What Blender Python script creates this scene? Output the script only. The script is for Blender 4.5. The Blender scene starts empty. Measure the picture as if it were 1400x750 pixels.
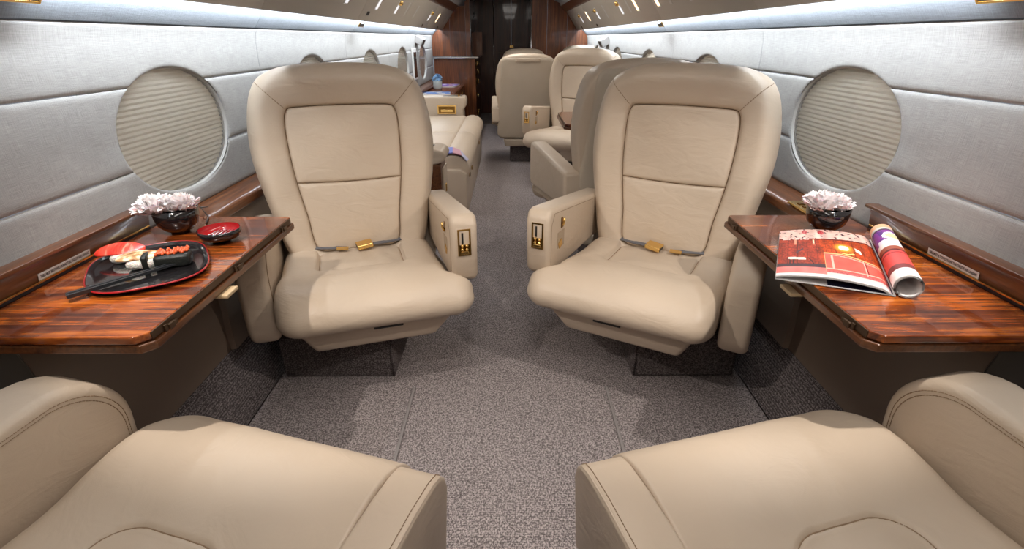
import bpy, bmesh, math, random
from mathutils import Vector, Matrix, noise
random.seed(7)
PI = math.pi
sc = bpy.context.scene
col = sc.collection

# ------------------------------------------------------------------ camera, world, lights, exposure
cd = bpy.data.cameras.new('camera'); cam = bpy.data.objects.new('camera', cd); col.objects.link(cam)
cd.sensor_width = 36.0; cd.lens = 18.0
cam.location = (0, 0, 1.2)
PITCH = math.atan(323 / 700)
cam.rotation_euler = (PI / 2 - PITCH, 0, -0.0039)
cd.clip_start = 0.02
sc.camera = cam
w = bpy.data.worlds.new('cabin_world'); sc.world = w; w.use_nodes = True
w.node_tree.nodes['Background'].inputs[0].default_value = (0.75, 0.8, 0.9, 1)
w.node_tree.nodes['Background'].inputs[1].default_value = 0.3
sc.view_settings.view_transform = 'Standard'; sc.view_settings.look = 'None'
sc.view_settings.gamma = 1; sc.view_settings.use_curve_mapping = False
sc.view_settings.exposure = -0.06


def area(name, loc, rot, sx, sy, power, color):
    l = bpy.data.lights.new(name, 'AREA'); l.shape = 'RECTANGLE'; l.size = sx; l.size_y = sy
    l.energy = power; l.color = color
    o = bpy.data.objects.new(name, l); col.objects.link(o); o.location = loc; o.rotation_euler = rot
    return o


def spot(name, loc, target, power, color, angle=70, blend=.3, r=.012):
    l = bpy.data.lights.new(name, 'SPOT'); l.energy = power; l.color = color
    l.spot_size = math.radians(angle); l.spot_blend = blend; l.shadow_soft_size = r
    o = bpy.data.objects.new(name, l); col.objects.link(o); o.location = loc
    o.rotation_euler = (Vector(target) - Vector(loc)).to_track_quat('-Z', 'Y').to_euler()
    return o


COOL = (0.87, 0.935, 1.0); WARM = (1.0, 0.90, 0.81)
for s in (-1, 1):
    # cool LED strips hidden behind the lower edge of the overhead panels, washing the side walls
    y0, y1 = 1.15, 7.9
    area('cove_light', (s * .978, (y0 + y1) / 2, 1.322), (0, -s * math.radians(38), 0), .014, y1 - y0, 36, COOL)
    area('cove_light_near', (s * .978, -.1, 1.322), (0, -s * math.radians(38), 0), .014, 2.2, 3.2, COOL)
    # reading lights of the overhead panels above the tables
    spot('table_reading_light', (s * .865, .86, 1.41), (s * .50, 1.42, .45), 40, WARM, 84, .4)
    spot('seat_reading_light', (s * .865, 3.1, 1.41), (s * .5, 3.3, .4), 9, WARM, 90, .5)
    spot('seat_reading_light', (s * .865, 4.4, 1.41), (s * .5, 4.5, .4), 9, WARM, 90, .5)
# added ceiling fill for general ambient, unseen (long diffused strips along the cabin ceiling)
area('ceiling_fill', (0, .45, 1.80), (0, 0, 0), .30, 2.4, 10, (1, .94, .89))
spot('aisle_downlight', (0, .55, 1.79), (0, 1.15, 0), 13, (1, .92, .88), 50, .5, .03)
area('corridor_fill', (-.1, 8.7, 1.86), (0, 0, 0), .2, .6, 5, (1, .9, .8))  # added fill to brighten the far door area
spot('aisle_downlight', (0, 5.6, 1.79), (0, 5.6, 0), 14, (1, .92, .86), 60, .5, .03)
area('ceiling_fill', (0, 5.0, 1.80), (0, 0, 0), .30, 3.2, 12, (1, .95, .9))  # second added fill strip, over the far cabin

# ------------------------------------------------------------------ materials
def mat(name, base=(.5, .5, .5), rough=.5, metal=0, coat=0, spec=.5):
    m = bpy.data.materials.new(name); m.use_nodes = True
    b = m.node_tree.nodes['Principled BSDF']
    b.inputs['Base Color'].default_value = (*base, 1); b.inputs['Roughness'].default_value = rough
    b.inputs['Metallic'].default_value = metal; b.inputs['Coat Weight'].default_value = coat
    b.inputs['Coat Roughness'].default_value = .04
    b.inputs['Specular IOR Level'].default_value = spec
    m['b'] = 1
    return m


def N(m, t, **k):
    n = m.node_tree.nodes.new(t)
    for a, v in k.items():
        if a in n.inputs: n.inputs[a].default_value = v
        else: setattr(n, a, v)
    return n


def L(m, a, b): m.node_tree.links.new(a, b)


def coords(m, scale, kind='Object'):
    tc = N(m, 'ShaderNodeTexCoord'); mp = N(m, 'ShaderNodeMapping'); mp.inputs['Scale'].default_value = scale
    L(m, tc.outputs[kind], mp.inputs['Vector']); return mp.outputs['Vector']


def noise_n(m, vec, scale, detail=3, rough=.5, dist=0):
    n = N(m, 'ShaderNodeTexNoise'); n.inputs['Scale'].default_value = scale
    n.inputs['Detail'].default_value = detail; n.inputs['Roughness'].default_value = rough
    n.inputs['Distortion'].default_value = dist
    L(m, vec, n.inputs['Vector']); return n.outputs['Fac']


def ramp(m, fac, stops):
    r = N(m, 'ShaderNodeValToRGB'); e = r.color_ramp.elements
    while len(e) < len(stops): e.new(.5)
    for el, (p, c) in zip(e, stops): el.position = p; el.color = (*c, 1)
    L(m, fac, r.inputs['Fac']); return r.outputs['Color']


def bump(m, h, strength, dist, prev=None):
    b = N(m, 'ShaderNodeBump'); b.inputs['Strength'].default_value = strength; b.inputs['Distance'].default_value = dist
    L(m, h, b.inputs['Height'])
    if prev: L(m, prev, b.inputs['Normal'])
    return b.outputs['Normal']


def P_(m): return m.node_tree.nodes['Principled BSDF']


def mathn(m, op, a, b):
    n = N(m, 'ShaderNodeMath', operation=op)
    for i, v in enumerate((a, b)):
        if isinstance(v, (int, float)): n.inputs[i].default_value = v
        else: L(m, v, n.inputs[i])
    return n.outputs[0]


def leather(name, c, wr=1.0):
    m = mat(name, c, .42, spec=.4)
    v = coords(m, (1, 1, 1))
    big = noise_n(m, v, 3.5, 2)
    cl = ramp(m, big, [(.3, tuple(x * .95 for x in c)), (.7, tuple(min(1, x * 1.04) for x in c))])
    L(m, cl, P_(m).inputs['Base Color'])
    vo = N(m, 'ShaderNodeTexVoronoi'); vo.inputs['Scale'].default_value = 520; L(m, v, vo.inputs['Vector'])
    n1 = bump(m, vo.outputs['Distance'], .12, .0006)
    fold = noise_n(m, coords(m, (9, 9, 22)), 1.0, 3, .55, 1.2)
    n2 = bump(m, fold, .24 * wr, .012, n1)
    L(m, n2, P_(m).inputs['Normal'])
    return m


def linen(name, c):
    m = mat(name, c, .75, spec=.25)
    a = noise_n(m, coords(m, (60, 22, 900)), 1, 2, .6)
    b = noise_n(m, coords(m, (60, 850, 22)), 1, 2, .6)
    s = mathn(m, 'ADD', a, b)
    patch = noise_n(m, coords(m, (4, 9, 22)), 1, 4, .6)
    s2 = mathn(m, 'ADD', s, mathn(m, 'MULTIPLY', patch, .35))
    L(m, ramp(m, mathn(m, 'MULTIPLY', s2, .5), [(.42, tuple(x * .74 for x in c)), (.78, tuple(min(1, x * 1.2) for x in c))]), P_(m).inputs['Base Color'])
    L(m, bump(m, s, .35, .0012), P_(m).inputs['Normal'])
    return m


def carpet(name, lo, hi):
    m = mat(name, hi, .95, spec=.1)
    v = coords(m, (1, .72, 1))
    wob = N(m, 'ShaderNodeTexVoronoi'); wob.inputs['Scale'].default_value = 360; wob.inputs['Randomness'].default_value = .3
    L(m, v, wob.inputs['Vector'])
    big = noise_n(m, coords(m, (210, 150, 210)), 1, 3, .6)
    f = mathn(m, 'ADD', mathn(m, 'MULTIPLY', wob.outputs['Distance'], -.55), mathn(m, 'MULTIPLY', big, .9))
    L(m, ramp(m, f, [(.16, lo), (.33, hi)]), P_(m).inputs['Base Color'])
    L(m, bump(m, mathn(m, 'MULTIPLY', wob.outputs['Distance'], -1.0), .9, .004), P_(m).inputs['Normal'])
    return m


def wood(name, stops, scale=(3, 34, 34), rough=.25, coat=.8, fine=1.0):
    m = mat(name, stops[1][1], rough, coat=coat)
    a = noise_n(m, coords(m, scale), 1, 6, .62, .9)
    sc2 = tuple(x * 4.2 for x in scale)
    b = noise_n(m, coords(m, sc2), 1, 3, .6)
    f = mathn(m, 'ADD', mathn(m, 'MULTIPLY', a, .75), mathn(m, 'MULTIPLY', b, .25))
    L(m, ramp(m, f, stops), P_(m).inputs['Base Color'])
    return m


LEATHER = leather('cream_leather', (.57, .468, .362))
LEATHER_B = leather('shaded_taupe_leather', (.50, .425, .335), .5)  # back covers; slight shade of the backs put into the darker tone
SEAMD = mat('seam_thread', (.28, .19, .115), .7)
LINEN = linen('grey_linen', (.36, .355, .345))
LINEN_B = linen('shaded_linen_band', (.20, .22, .245))  # darker, bluer tone puts the shade of grazing cove light into the band
CARPET = carpet('woven_carpet', (.13, .112, .112), (.62, .55, .54))
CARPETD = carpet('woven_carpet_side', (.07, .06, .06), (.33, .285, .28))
TABLE = wood('glossy_mahogany', [(.32, (.035, .008, .003)), (.46, (.19, .038, .008)), (.56, (.44, .105, .014)), (.70, (.78, .26, .035))], (2.6, 46, 30), .22, .7)
# broad light and dark figure in the mahogany
fg_ = noise_n(TABLE, coords(TABLE, (3.2, 5, 5)), 1, 3, .6, 1.5)
mx_ = N(TABLE, 'ShaderNodeMix', data_type='RGBA', blend_type='MULTIPLY'); mx_.inputs[0].default_value = 1
old_ = P_(TABLE).inputs['Base Color'].links[0].from_socket
L(TABLE, old_, mx_.inputs[6]); L(TABLE, ramp(TABLE, fg_, [(.38, (.34, .28, .28)), (.62, (1, 1, 1))]), mx_.inputs[7]); L(TABLE, mx_.outputs[2], P_(TABLE).inputs['Base Color'])
WOODD = wood('dark_walnut', [(.3, (.025, .008, .003)), (.5, (.11, .036, .011)), (.7, (.20, .07, .02))], (60, 2.2, 60), .32, .35)
BULK = wood('bulkhead_veneer', [(.3, (.030, .008, .003)), (.5, (.16, .045, .013)), (.72, (.34, .11, .03))], (26, 26, 1.6), .3, .45)
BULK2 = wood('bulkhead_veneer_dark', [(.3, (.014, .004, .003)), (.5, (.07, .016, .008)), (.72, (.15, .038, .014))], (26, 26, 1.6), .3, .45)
BULK3 = wood('bulkhead_veneer_light', [(.3, (.06, .018, .006)), (.5, (.17, .05, .015)), (.72, (.3, .1, .03))], (26, 26, 2.4), .3, .8)
GOLD = mat('gold_plate', (.83, .56, .2), .2, 1)
GOLDD = mat('gold_recess', (.22, .12, .03), .25, 1)
CHROME = mat('chrome', (.75, .76, .78), .15, 1)
BRONZE = mat('bronze_hinge', (.10, .06, .035), .4, .7)
BLACKP = mat('black_plastic', (.012, .012, .013), .35)
GREYP = mat('grey_plastic', (.32, .31, .30), .4)
PSU = mat('beige_overhead_panel', (.52, .475, .41), .55)
LOWER = mat('brown_side_leather', (.19, .142, .108), .5, spec=.3)
CEIL = mat('ceiling_fabric', (.5, .49, .46), .8)
WHITEP = mat('white_plastic', (.75, .75, .73), .4)
SHADE = mat('pleated_shade', (.80, .76, .67), .8, spec=.2)
BELT = mat('grey_webbing', (.13, .13, .14), .8)
LACQ = mat('black_lacquer', (.010, .009, .010), .12, coat=1)
REDL = mat('red_lacquer', (.36, .012, .015), .18, coat=.7)
STEEL = mat('dark_steel', (.05, .05, .05), .4, .8)
GLASS = mat('acrylic_pane', (1, 1, 1), .03)
P_(GLASS).inputs['Transmission Weight'].default_value = 1; P_(GLASS).inputs['IOR'].default_value = 1.35


def emis(name, c, s):
    m = mat(name, c, .5); P_(m).inputs['Emission Color'].default_value = (*c, 1); P_(m).inputs['Emission Strength'].default_value = s
    return m


LED = emis('led_strip', (.8, .9, 1), 6)
LAMPW = emis('lit_lens', (1, .72, .42), 3.0)
LAMPC = emis('lit_white_lens', (.95, .95, 1), .8)
FILL_GLOW = emis('ceiling_fill_glow', (1, .95, .88), 2.0)  # glow of the added ceiling fill boxes

# ------------------------------------------------------------------ object helpers
def link(name, me, m, parent=None, loc=None, smooth=False):
    o = bpy.data.objects.new(name, me); col.objects.link(o)
    if m is not None and len(me.materials) == 0:
        for x in (m if isinstance(m, (list, tuple)) else [m]): me.materials.append(x)
    if parent: o.parent = parent
    if loc: o.location = loc
    if smooth:
        me.polygons.foreach_set('use_smooth', [True] * len(me.polygons))
    return o


def raw(name, v, f, m, parent=None, loc=None, smooth=False):
    me = bpy.data.meshes.new(name); me.from_pydata([tuple(p) for p in v], [], f); me.update()
    return link(name, me, m, parent, loc, smooth)


def thing(name, label, cat, loc=(0, 0, 0), rz=0, group=None):
    o = bpy.data.objects.new(name, None); col.objects.link(o); o.location = loc; o.rotation_euler = (0, 0, rz)
    o.empty_display_size = .05
    o['label'] = label; o['category'] = cat
    if group: o['group'] = group
    return o


def tag(o, label=None, cat=None, group=None, kind=None):
    if label: o['label'] = label
    if cat: o['category'] = cat
    if group: o['group'] = group
    if kind: o['kind'] = kind
    return o


def struct(name, loc=(0, 0, 0)):
    o = bpy.data.objects.new(name, None); col.objects.link(o); o.location = loc; o['kind'] = 'structure'; o.empty_display_size = .05
    return o


def bevel_bm(bm, r, seg=3, ang=.5):
    ed = [e for e in bm.edges if len(e.link_faces) == 2 and e.calc_face_angle(0) > ang]
    if r > 0: bmesh.ops.bevel(bm, geom=ed, offset=r, segments=seg, profile=.5, affect='EDGES', clamp_overlap=True)


def from_bm(name, bm, m, parent=None, loc=None, smooth=False, rot=None):
    me = bpy.data.meshes.new(name); bmesh.ops.recalc_face_normals(bm, faces=bm.faces); bm.to_mesh(me); bm.free()
    o = link(name, me, m, parent, loc, smooth)
    if rot: o.rotation_euler = rot
    return o


def bm_box(bm, c, s, rot=None):
    r = bmesh.ops.create_cube(bm, size=1)
    M = Matrix.Translation(c) @ (rot or Matrix.Identity(4)) @ Matrix.Diagonal((*s, 1))
    bmesh.ops.transform(bm, matrix=M, verts=r['verts'])


def box(name, c, s, m, parent=None, bev=.002, seg=2, rot=None, smooth=False):
    bm = bmesh.new(); bm_box(bm, (0, 0, 0), s); bevel_bm(bm, bev, seg)
    return from_bm(name, bm, m, parent, c, smooth, rot)


def prism(name, poly, axis, a, b, m, parent=None, bev=.01, seg=4, mx=1, smooth=True, loc=None, ang=.5):
    """poly of 2D points; axis 'x': (y,z) extruded a..b along x; 'y': (x,z); 'z': (x,y)"""
    bm = bmesh.new(); rings = []
    for t in (a, b):
        ring = []
        for p, q in poly:
            v = {'x': (t, p, q), 'y': (p, t, q), 'z': (p, q, t)}[axis]
            ring.append(bm.verts.new((v[0] * mx, v[1], v[2])))
        rings.append(ring)
    n = len(poly)
    bm.faces.new(rings[0]); bm.faces.new(rings[1][::-1])
    for i in range(n): bm.faces.new((rings[0][i], rings[0][(i + 1) % n], rings[1][(i + 1) % n], rings[1][i]))
    bmesh.ops.recalc_face_normals(bm, faces=bm.faces)
    bevel_bm(bm, bev, seg, ang)
    return from_bm(name, bm, m, parent, loc, smooth)


def tube_vf(pts, r, seg=8, closed=False):
    v = []; f = []; n = len(pts); pts = [Vector(p) for p in pts]
    up = Vector((0, 0, 1)); prev = None
    for i, p in enumerate(pts):
        a = pts[(i - 1) % n] if closed or i > 0 else p; b = pts[(i + 1) % n] if closed or i < n - 1 else p
        t = (b - a).normalized()
        if prev is None:
            u = t.cross(up);
            if u.length < .1: u = t.cross(Vector((1, 0, 0)))
        else: u = prev - t * prev.dot(t)
        u.normalize(); prev = u; w_ = t.cross(u)
        for k in range(seg):
            A = 2 * PI * k / seg; v.append(p + (u * math.cos(A) + w_ * math.sin(A)) * r)
    m_ = n if closed else n - 1
    for i in range(m_):
        for k in range(seg):
            a, b = i * seg, ((i + 1) % n) * seg; k2 = (k + 1) % seg
            f.append((a + k, a + k2, b + k2, b + k))
    if not closed: f.append(tuple(range(seg))[::-1]); f.append(tuple((n - 1) * seg + k for k in range(seg)))
    return v, f


def tube(name, pts, r, m, parent=None, seg=8, closed=False, mx=1):
    v, f = tube_vf(pts, r, seg, closed)
    if mx < 0: v = [(-p[0], p[1], p[2]) for p in v]; f = [q[::-1] for q in f]
    return raw(name, v, f, m, parent, None, True)


def lathe(name, prof, m, parent=None, loc=None, seg=40, squash=None):
    v = []; f = []
    for r, z in prof:
        for k in range(seg):
            A = 2 * PI * k / seg; v.append((r * math.cos(A), r * math.sin(A), z))
    for i in range(len(prof) - 1):
        for k in range(seg):
            k2 = (k + 1) % seg; f.append((i * seg + k, i * seg + k2, (i + 1) * seg + k2, (i + 1) * seg + k))
    return raw(name, v, f, m, parent, loc, True)


def lerp(pts, t):
    """piecewise smooth interpolation of [(t, a, b, ...)]"""
    if t <= pts[0][0]: return pts[0][1:]
    if t >= pts[-1][0]: return pts[-1][1:]
    for i in range(len(pts) - 1):
        if pts[i][0] <= t <= pts[i + 1][0]:
            p1, p2 = pts[i], pts[i + 1]; p0 = pts[max(0, i - 1)]; p3 = pts[min(len(pts) - 1, i + 2)]
            h = p2[0] - p1[0]; s = (t - p1[0]) / h; out = []
            for j in range(1, len(p1)):
                m1 = (p2[j] - p0[j]) / max(1e-9, p2[0] - p0[0]) * h if i > 0 else p2[j] - p1[j]
                m2 = (p3[j] - p1[j]) / max(1e-9, p3[0] - p1[0]) * h if i + 2 < len(pts) else p2[j] - p1[j]
                out.append((2 * s**3 - 3 * s**2 + 1) * p1[j] + (s**3 - 2 * s**2 + s) * m1 + (-2 * s**3 + 3 * s**2) * p2[j] + (s**3 - s**2) * m2)
            return tuple(out)


def sstep(a, b, x):
    t = max(0, min(1, (x - a) / (b - a))); return t * t * (3 - 2 * t)

# ------------------------------------------------------------------ floor, side kicks, lower side panels, ledges
YB, YD, Y0 = 7.95, 9.4, -1.6
fl = struct('floor')
box('carpet', (0, (Y0 + YD) / 2, -.02), (1.86, YD - Y0, .04), CARPET, fl, 0)
box('doorway_threshold', (-.1, 8.22, .002), (.8, .03, .006), BRONZE, fl, .001)
for s in (-1, 1):
    nm = 'left' if s < 0 else 'right'
    kb = struct('baseboard_' + nm)
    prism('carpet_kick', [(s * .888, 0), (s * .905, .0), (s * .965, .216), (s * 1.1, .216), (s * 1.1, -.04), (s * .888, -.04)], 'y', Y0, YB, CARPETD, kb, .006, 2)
    lw = struct('trim_1' if s < 0 else 'trim_2')
    prism('side_panel', [(s * .968, .19), (s * .985, .35), (s * 1.06, .66), (s * 1.12, .66), (s * 1.12, .19)], 'y', Y0, YB, LOWER, lw, .004, 2)
    # proud panel that starts beyond the table with a curved front edge
    pts = []
    for i in range(13):
        t = i / 12; z = .215 + t * .44
        pts.append((1.52 + .12 * math.sin(t * 1.5) ** 2 + (.10 * max(0, t - .6)), z))
    v = []; f = []
    for (y, z) in pts:
        xs = lerp([(0.19, .968), (.35, .985), (.66, 1.06)], z)[0]
        v += [(s * (xs - .016), y, z), (s * (xs - .016), YB, z), (s * (xs + .01), y - .012, z)]
    for i in range(12):
        a, b = i * 3, i * 3 + 3
        f += [(a, a + 1, b + 1, b), (a + 2, a, b, b + 2)]
    o = raw('forward_side_panel', v, f, mat('brown_leather_panel_' + nm, (.26, .20, .155), .5, spec=.3), lw)
    # dark storage pocket under the near end of the table with a headset inside
    pk = box('storage_pocket', (s * 1.035, .60, .575), (.03, .62, .13), BLACKP, lw, .01, 3, rot=(0, s * .24, 0))
    tube('pocket_rim', [(s * 1.012, .30, .52), (s * 1.012, .92, .50)], .0035, GREYP, lw)
    # wood side rail forward of the tables
    rl = struct('trim_3' if s < 0 else 'trim_4')
    prism('side_rail', [(s * 1.0, .668), (s * .985, .658), (s * .985, .632), (s * 1.0, .622), (s * 1.12, .622), (s * 1.12, .668)], 'y', 1.46, YB, WOODD, rl, .006, 3)
    # raised stowage box with gold line and placard
    prism('stowage_face', [(s * 1.092, .66), (s * 1.078, .742), (s * 1.098, .742), (s * 1.12, .66)], 'y', .0, 1.47, WOODD, rl, .001, 1)
    prism('stowage_cap', [(s * 1.062, .742), (s * 1.062, .752), (s * 1.11, .752), (s * 1.11, .742)], 'y', .0, 1.475, WOODD, rl, .002, 2)
    box('gold_edge_strip', (s * 1.083, .73, .6895), (.005, 1.46, .005), GOLD, rl, .001, 1)
    box('table_slot', (s * 1.083, .73, .6845), (.006, 1.46, .007), BLACKP, rl, 0)
    # placard with lettering
    tilt = math.atan2(.014, .082)
    pc = box('placard', (s * 1.0835, 1.148, .7005), (.0015, .158, .0165), WHITEP, rl, .0004, 1, rot=(0, -s * tilt, 0))
    tx = bpy.data.curves.new('placard_text', 'FONT'); tx.body = 'TABLE MUST BE STOWED DURING TAXI, TAKEOFF AND LANDING'
    tx.size = .0072; tx.offset = .0002; tx.align_x = 'CENTER'; tx.align_y = 'CENTER'
    to = bpy.data.objects.new('tmp', tx); col.objects.link(to)
    dg = bpy.context.evaluated_depsgraph_get(); me = bpy.data.meshes.new_from_object(to.evaluated_get(dg)); bpy.data.objects.remove(to)
    xs = [vv.co.x for vv in me.vertices]; k = .148 / (max(xs) - min(xs))
    R = Matrix(((0, 0, -s, 0), (-s, 0, 0, 0), (0, 1, 0, 0), (0, 0, 0, 1)))  # text x -> -s*y , text y -> z, normal -> -s x
    me.transform(Matrix.Translation((-s * .0011, 0, 0)) @ R @ Matrix.Diagonal((k, 1.35, 1, 1)))
    me.name = 'placard_text'; link('lettering', me, mat('black_ink_' + nm, (.02, .02, .02), .6), pc)

# seat track strips in the floor
for s in (-1, 1):
    o = box('seat_track_cover', (s * .362, .75, .003), (.011, 1.66, .007), mat('track_cover', (.23, .21, .205), .6), fl, .002)

# gold control plate on right rail
cp = box('control_panel', (1.012, 1.68, .6725), (.055, .15, .008), GOLD, bpy.data.objects['trim_4'], .002, 2)
for dy in (-.035, .0, .035): box('rocker_switch', (0, dy, .005), (.022, .018, .004), GOLDD, cp, .001)

# carpeted plinths below the chairs
def plinth(x0, x1, y0, y1, label):
    t = thing('seat_plinth', label, 'plinth', ((x0 + x1) / 2, y0, 0))
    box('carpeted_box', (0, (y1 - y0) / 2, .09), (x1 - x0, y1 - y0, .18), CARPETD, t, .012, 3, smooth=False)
    tube('binding_edge', [((x1 - x0) / 2 * (1 if x0 < 0 else -1) * .985, -.002, .01), ((x1 - x0) / 2 * (1 if x0 < 0 else -1) * .985, -.002, .17)], .004, CARPETD, t)
    return t
plinth(-.876, -.448, 1.647, 2.25, 'dark carpeted box under the near left cream chair facing the camera')
plinth(.42, .84, 2.42, 3.0, 'carpeted box under the chair turned away behind the near right chair')
plinth(.42, .84, 4.72, 5.1, 'carpeted box under the chair behind the small far table')
plinth(.0, .33, 5.49, 5.9, 'carpeted box under the taupe-backed aisle chair')
plinth(.475, .868, 1.647, 2.2, 'dark carpeted box under the near right cream chair facing the camera')

# ------------------------------------------------------------------ side walls with windows
WX = 1.10
A_, B_ = .298, .192; ZC = .921
WIN = [1.772 + 1.32 * k for k in range(-1, 5)]
SPL = [WIN[0] - .66] + [(a + b) / 2 for a, b in zip(WIN, WIN[1:])] + [YB]
SPL[1] = .93
def ell(y, yc):
    d = abs(y - yc) / A_
    if d >= 1: return ZC, ZC
    h = B_ * (1 - d ** 2.15) ** (1 / 2.15)
    return ZC - h, ZC + h
def panel(name, s, ya, yb, zlo, zhi, yc, parent, prof=None, m=LINEN):
    """wall panel between ya..yb, zlo..zhi with the window opening cut out, soft rounded edges"""
    ys = [ya, ya + .0015, ya + .005, ya + .012, yb - .012, yb - .005, yb - .0015, yb]
    if yc is not None:
        n = 44
        for k in range(n + 1):
            ys.append(yc - A_ * math.cos(PI * k / n))
            ys.append(yc - (A_ + .004) * math.cos(PI * k / n))
        ys = [y for y in ys if ya <= y <= yb]
    ys += [ya + (yb - ya) * i / 10 for i in range(11)]
    ys = sorted(set(round(y, 5) for y in ys))
    v = []; f = []
    def off(y, z):
        e = min(z - zlo, zhi - z); ey = min(y - ya, yb - y)
        o = .005 * (1 - sstep(0, .010, e) ** .5) if e < .010 else 0
        if ey < .004: o = max(o, .0012 * (1 - ey / .004))
        if yc is not None:
            d = math.hypot((y - yc) / A_, (z - ZC) / B_)
            dist = (d - 1) * .22
            if dist < .012: o = max(o, .007 * (1 - max(0, dist) / .012) ** 2)
        return o
    def xat(z):
        if prof: return lerp(prof, z)[0]
        return WX
    fr = [0, .01, .03, .06, .12, .3, .5, .7, .88, .94, .97, .99, 1]
    for half in (0, 1):
        prev = None
        for y in ys:
            eb, et = ell(y, yc) if yc is not None else (zhi, zhi)
            if yc is None:
                if half: break
                lo, hi = zlo, zhi
            elif half == 0: lo, hi = zlo, min(zhi, max(zlo, eb))
            else: lo, hi = max(zlo, min(zhi, et)), zhi
            row = None
            if hi - lo > 1e-5 or prev is not None:
                row = len(v)
                for t in fr:
                    z = lo + (hi - lo) * t
                    v.append((s * (xat(z) + off(y, z)), y, z))
                if prev is not None:
                    for i in range(len(fr) - 1):
                        a, b, c, d = prev + i, row + i, row + i + 1, prev + i + 1
                        f.append((a, b, c, d) if s > 0 else (d, c, b, a))
            prev = row if hi - lo > 1e-5 else None
    bm = bmesh.new()
    vs = [bm.verts.new(p) for p in v]
    for q in f:
        try: bm.faces.new([vs[i] for i in q])
        except ValueError: pass
    bmesh.ops.remove_doubles(bm, verts=bm.verts, dist=1e-5)
    bmesh.ops.dissolve_degenerate(bm, dist=1e-6, edges=bm.edges)
    me = bpy.data.meshes.new(name); bm.to_mesh(me); bm.free()
    return link(name, me, m, parent, None, True)


UP = [(1.068, 1.10), (1.15, 1.099), (1.185, 1.097), (1.215, 1.091), (1.237, 1.080)]
win_n = 0
for s in (-1, 1):
    nm = 'left' if s < 0 else 'right'
    wl = struct('wall_' + nm)
    for i, yc in enumerate(WIN):
        ya, yb = SPL[i] + .0008, SPL[i + 1] - .0008
        panel('lower_wall_panel', s, ya, yb, .668, .842, yc, wl)
        panel('middle_wall_panel', s, ya, yb, .844, 1.067, yc, wl)
        panel('upper_wall_panel', s, ya, yb, 1.069, 1.237, yc, wl, UP)
        win_n += 1
        wn = struct('window_%d' % win_n, (s * WX, yc, ZC))
        # reveal ring
        v = []; f = []; n = 72
        def E(a, k=1.0):
            c, q = math.cos(a), math.sin(a); p = 2 / 2.15
            return (math.copysign(abs(c) ** p, c) * A_ * k, math.copysign(abs(q) ** p, q) * B_ * k)
        for k in range(n):
            a = 2 * PI * k / n
            for (dx, kk) in ((.006, 1.0), (.012, .992), (.05, .985)):
                y, z = E(a, kk); v.append((s * dx, y, z))
        for k in range(n):
            for j in (0, 1):
                a, b = k * 3 + j, ((k + 1) % n) * 3 + j
                f.append((a, b, b + 1, a + 1) if s > 0 else (a + 1, b + 1, b, a))
        raw('window_frame', v, f, mat('window_bezel', (.42, .41, .39), .5) if win_n == 1 else bpy.data.materials['window_bezel'], wn, None, True)
        # pane
        v = [(s * .016, 0, 0)] + [(s * .016, *E(2 * PI * k / n, .99)) for k in range(n)]
        v += [(s * .018, 0, 0)] + [(s * .018, *E(2 * PI * k / n, .99)) for k in range(n)]
        f = [(0, 1 + k, 1 + (k + 1) % n) for k in range(n)] + [(n + 1, n + 2 + (k + 1) % n, n + 2 + k) for k in range(n)]
        f += [(1 + k, n + 2 + k, n + 2 + (k + 1) % n, 1 + (k + 1) % n) for k in range(n)]
        bm = bmesh.new(); vs = [bm.verts.new(p) for p in v]
        for q in f: bm.faces.new([vs[i] for i in q])
        from_bm('window_pane', bm, GLASS, wn)
        # pleated shade: real folds
        v = []; f = []; NP = 27; ny = 2; rows = []
        for r in range(NP * 4 + 1):
            z = -.2 + .4 * r / (NP * 4); ph = (r % 4) / 4
            dx = .026 + {0: .004, 1: .0005, 2: -.002, 3: .0005}[r % 4]
            rows.append(len(v)); v += [(s * dx, -.31, z), (s * dx, .31, z)]
        for a, b in zip(rows, rows[1:]): f.append((a, a + 1, b + 1, b) if s < 0 else (b, b + 1, a + 1, a))
        raw('pleated_shade', v, f, SHADE, wn)
        # outer skin behind the shade closes the window
        box('outer_blind', (s * .055, 0, 0), (.004, .66, .44), WHITEP, wn, 0)
    # cove band above the wall, up behind the overhead panel
    bb = [SPL[0], 2.41, 3.88, 5.9, YB]
    for a, b in zip(bb, bb[1:]):
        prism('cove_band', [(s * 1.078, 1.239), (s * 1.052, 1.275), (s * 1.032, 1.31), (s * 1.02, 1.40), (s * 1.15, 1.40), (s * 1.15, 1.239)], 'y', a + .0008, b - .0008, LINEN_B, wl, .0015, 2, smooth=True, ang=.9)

# wall fittings far forward
for s, yy, zz in ((-1, 6.6, 1.175), (1, 6.3, 1.16)):
    nm = bpy.data.objects['wall_left' if s < 0 else 'wall_right']
    b_ = box('wall_speaker', (s * 1.055, yy, zz), (.10, .20, .085), GREYP, nm, .012, 3, rot=(0, -s * .5, 0))
    box('speaker_grille', (-s * .051, 0, 0), (.004, .12, .05), BLACKP, b_, .004)
tv = thing('wall_monitor', 'small black screen on the left wall between the far windows', 'monitor', (-1.093, 6.37, .93))
box('monitor_frame', (0, 0, 0), (.014, .28, .34), WHITEP, tv, .006, 3)
box('screen', (.008, 0, -.01), (.006, .17, .27), mat('dark_screen', (.015, .016, .018), .15, coat=.6), tv, .002)
for s, yy in ((-1, 3.89), (1, 3.82)):
    nm = bpy.data.objects['wall_left' if s < 0 else 'wall_right']
    b_ = box('oxygen_latch', (s * 1.012, yy, 1.283), (.006, .12, .036), GOLD, nm, .003, 2, rot=(0, -s * .6, 0))
    box('latch_insert', (-s * .003, .0, 0), (.004, .085, .022), BLACKP, b_, .002)
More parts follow.
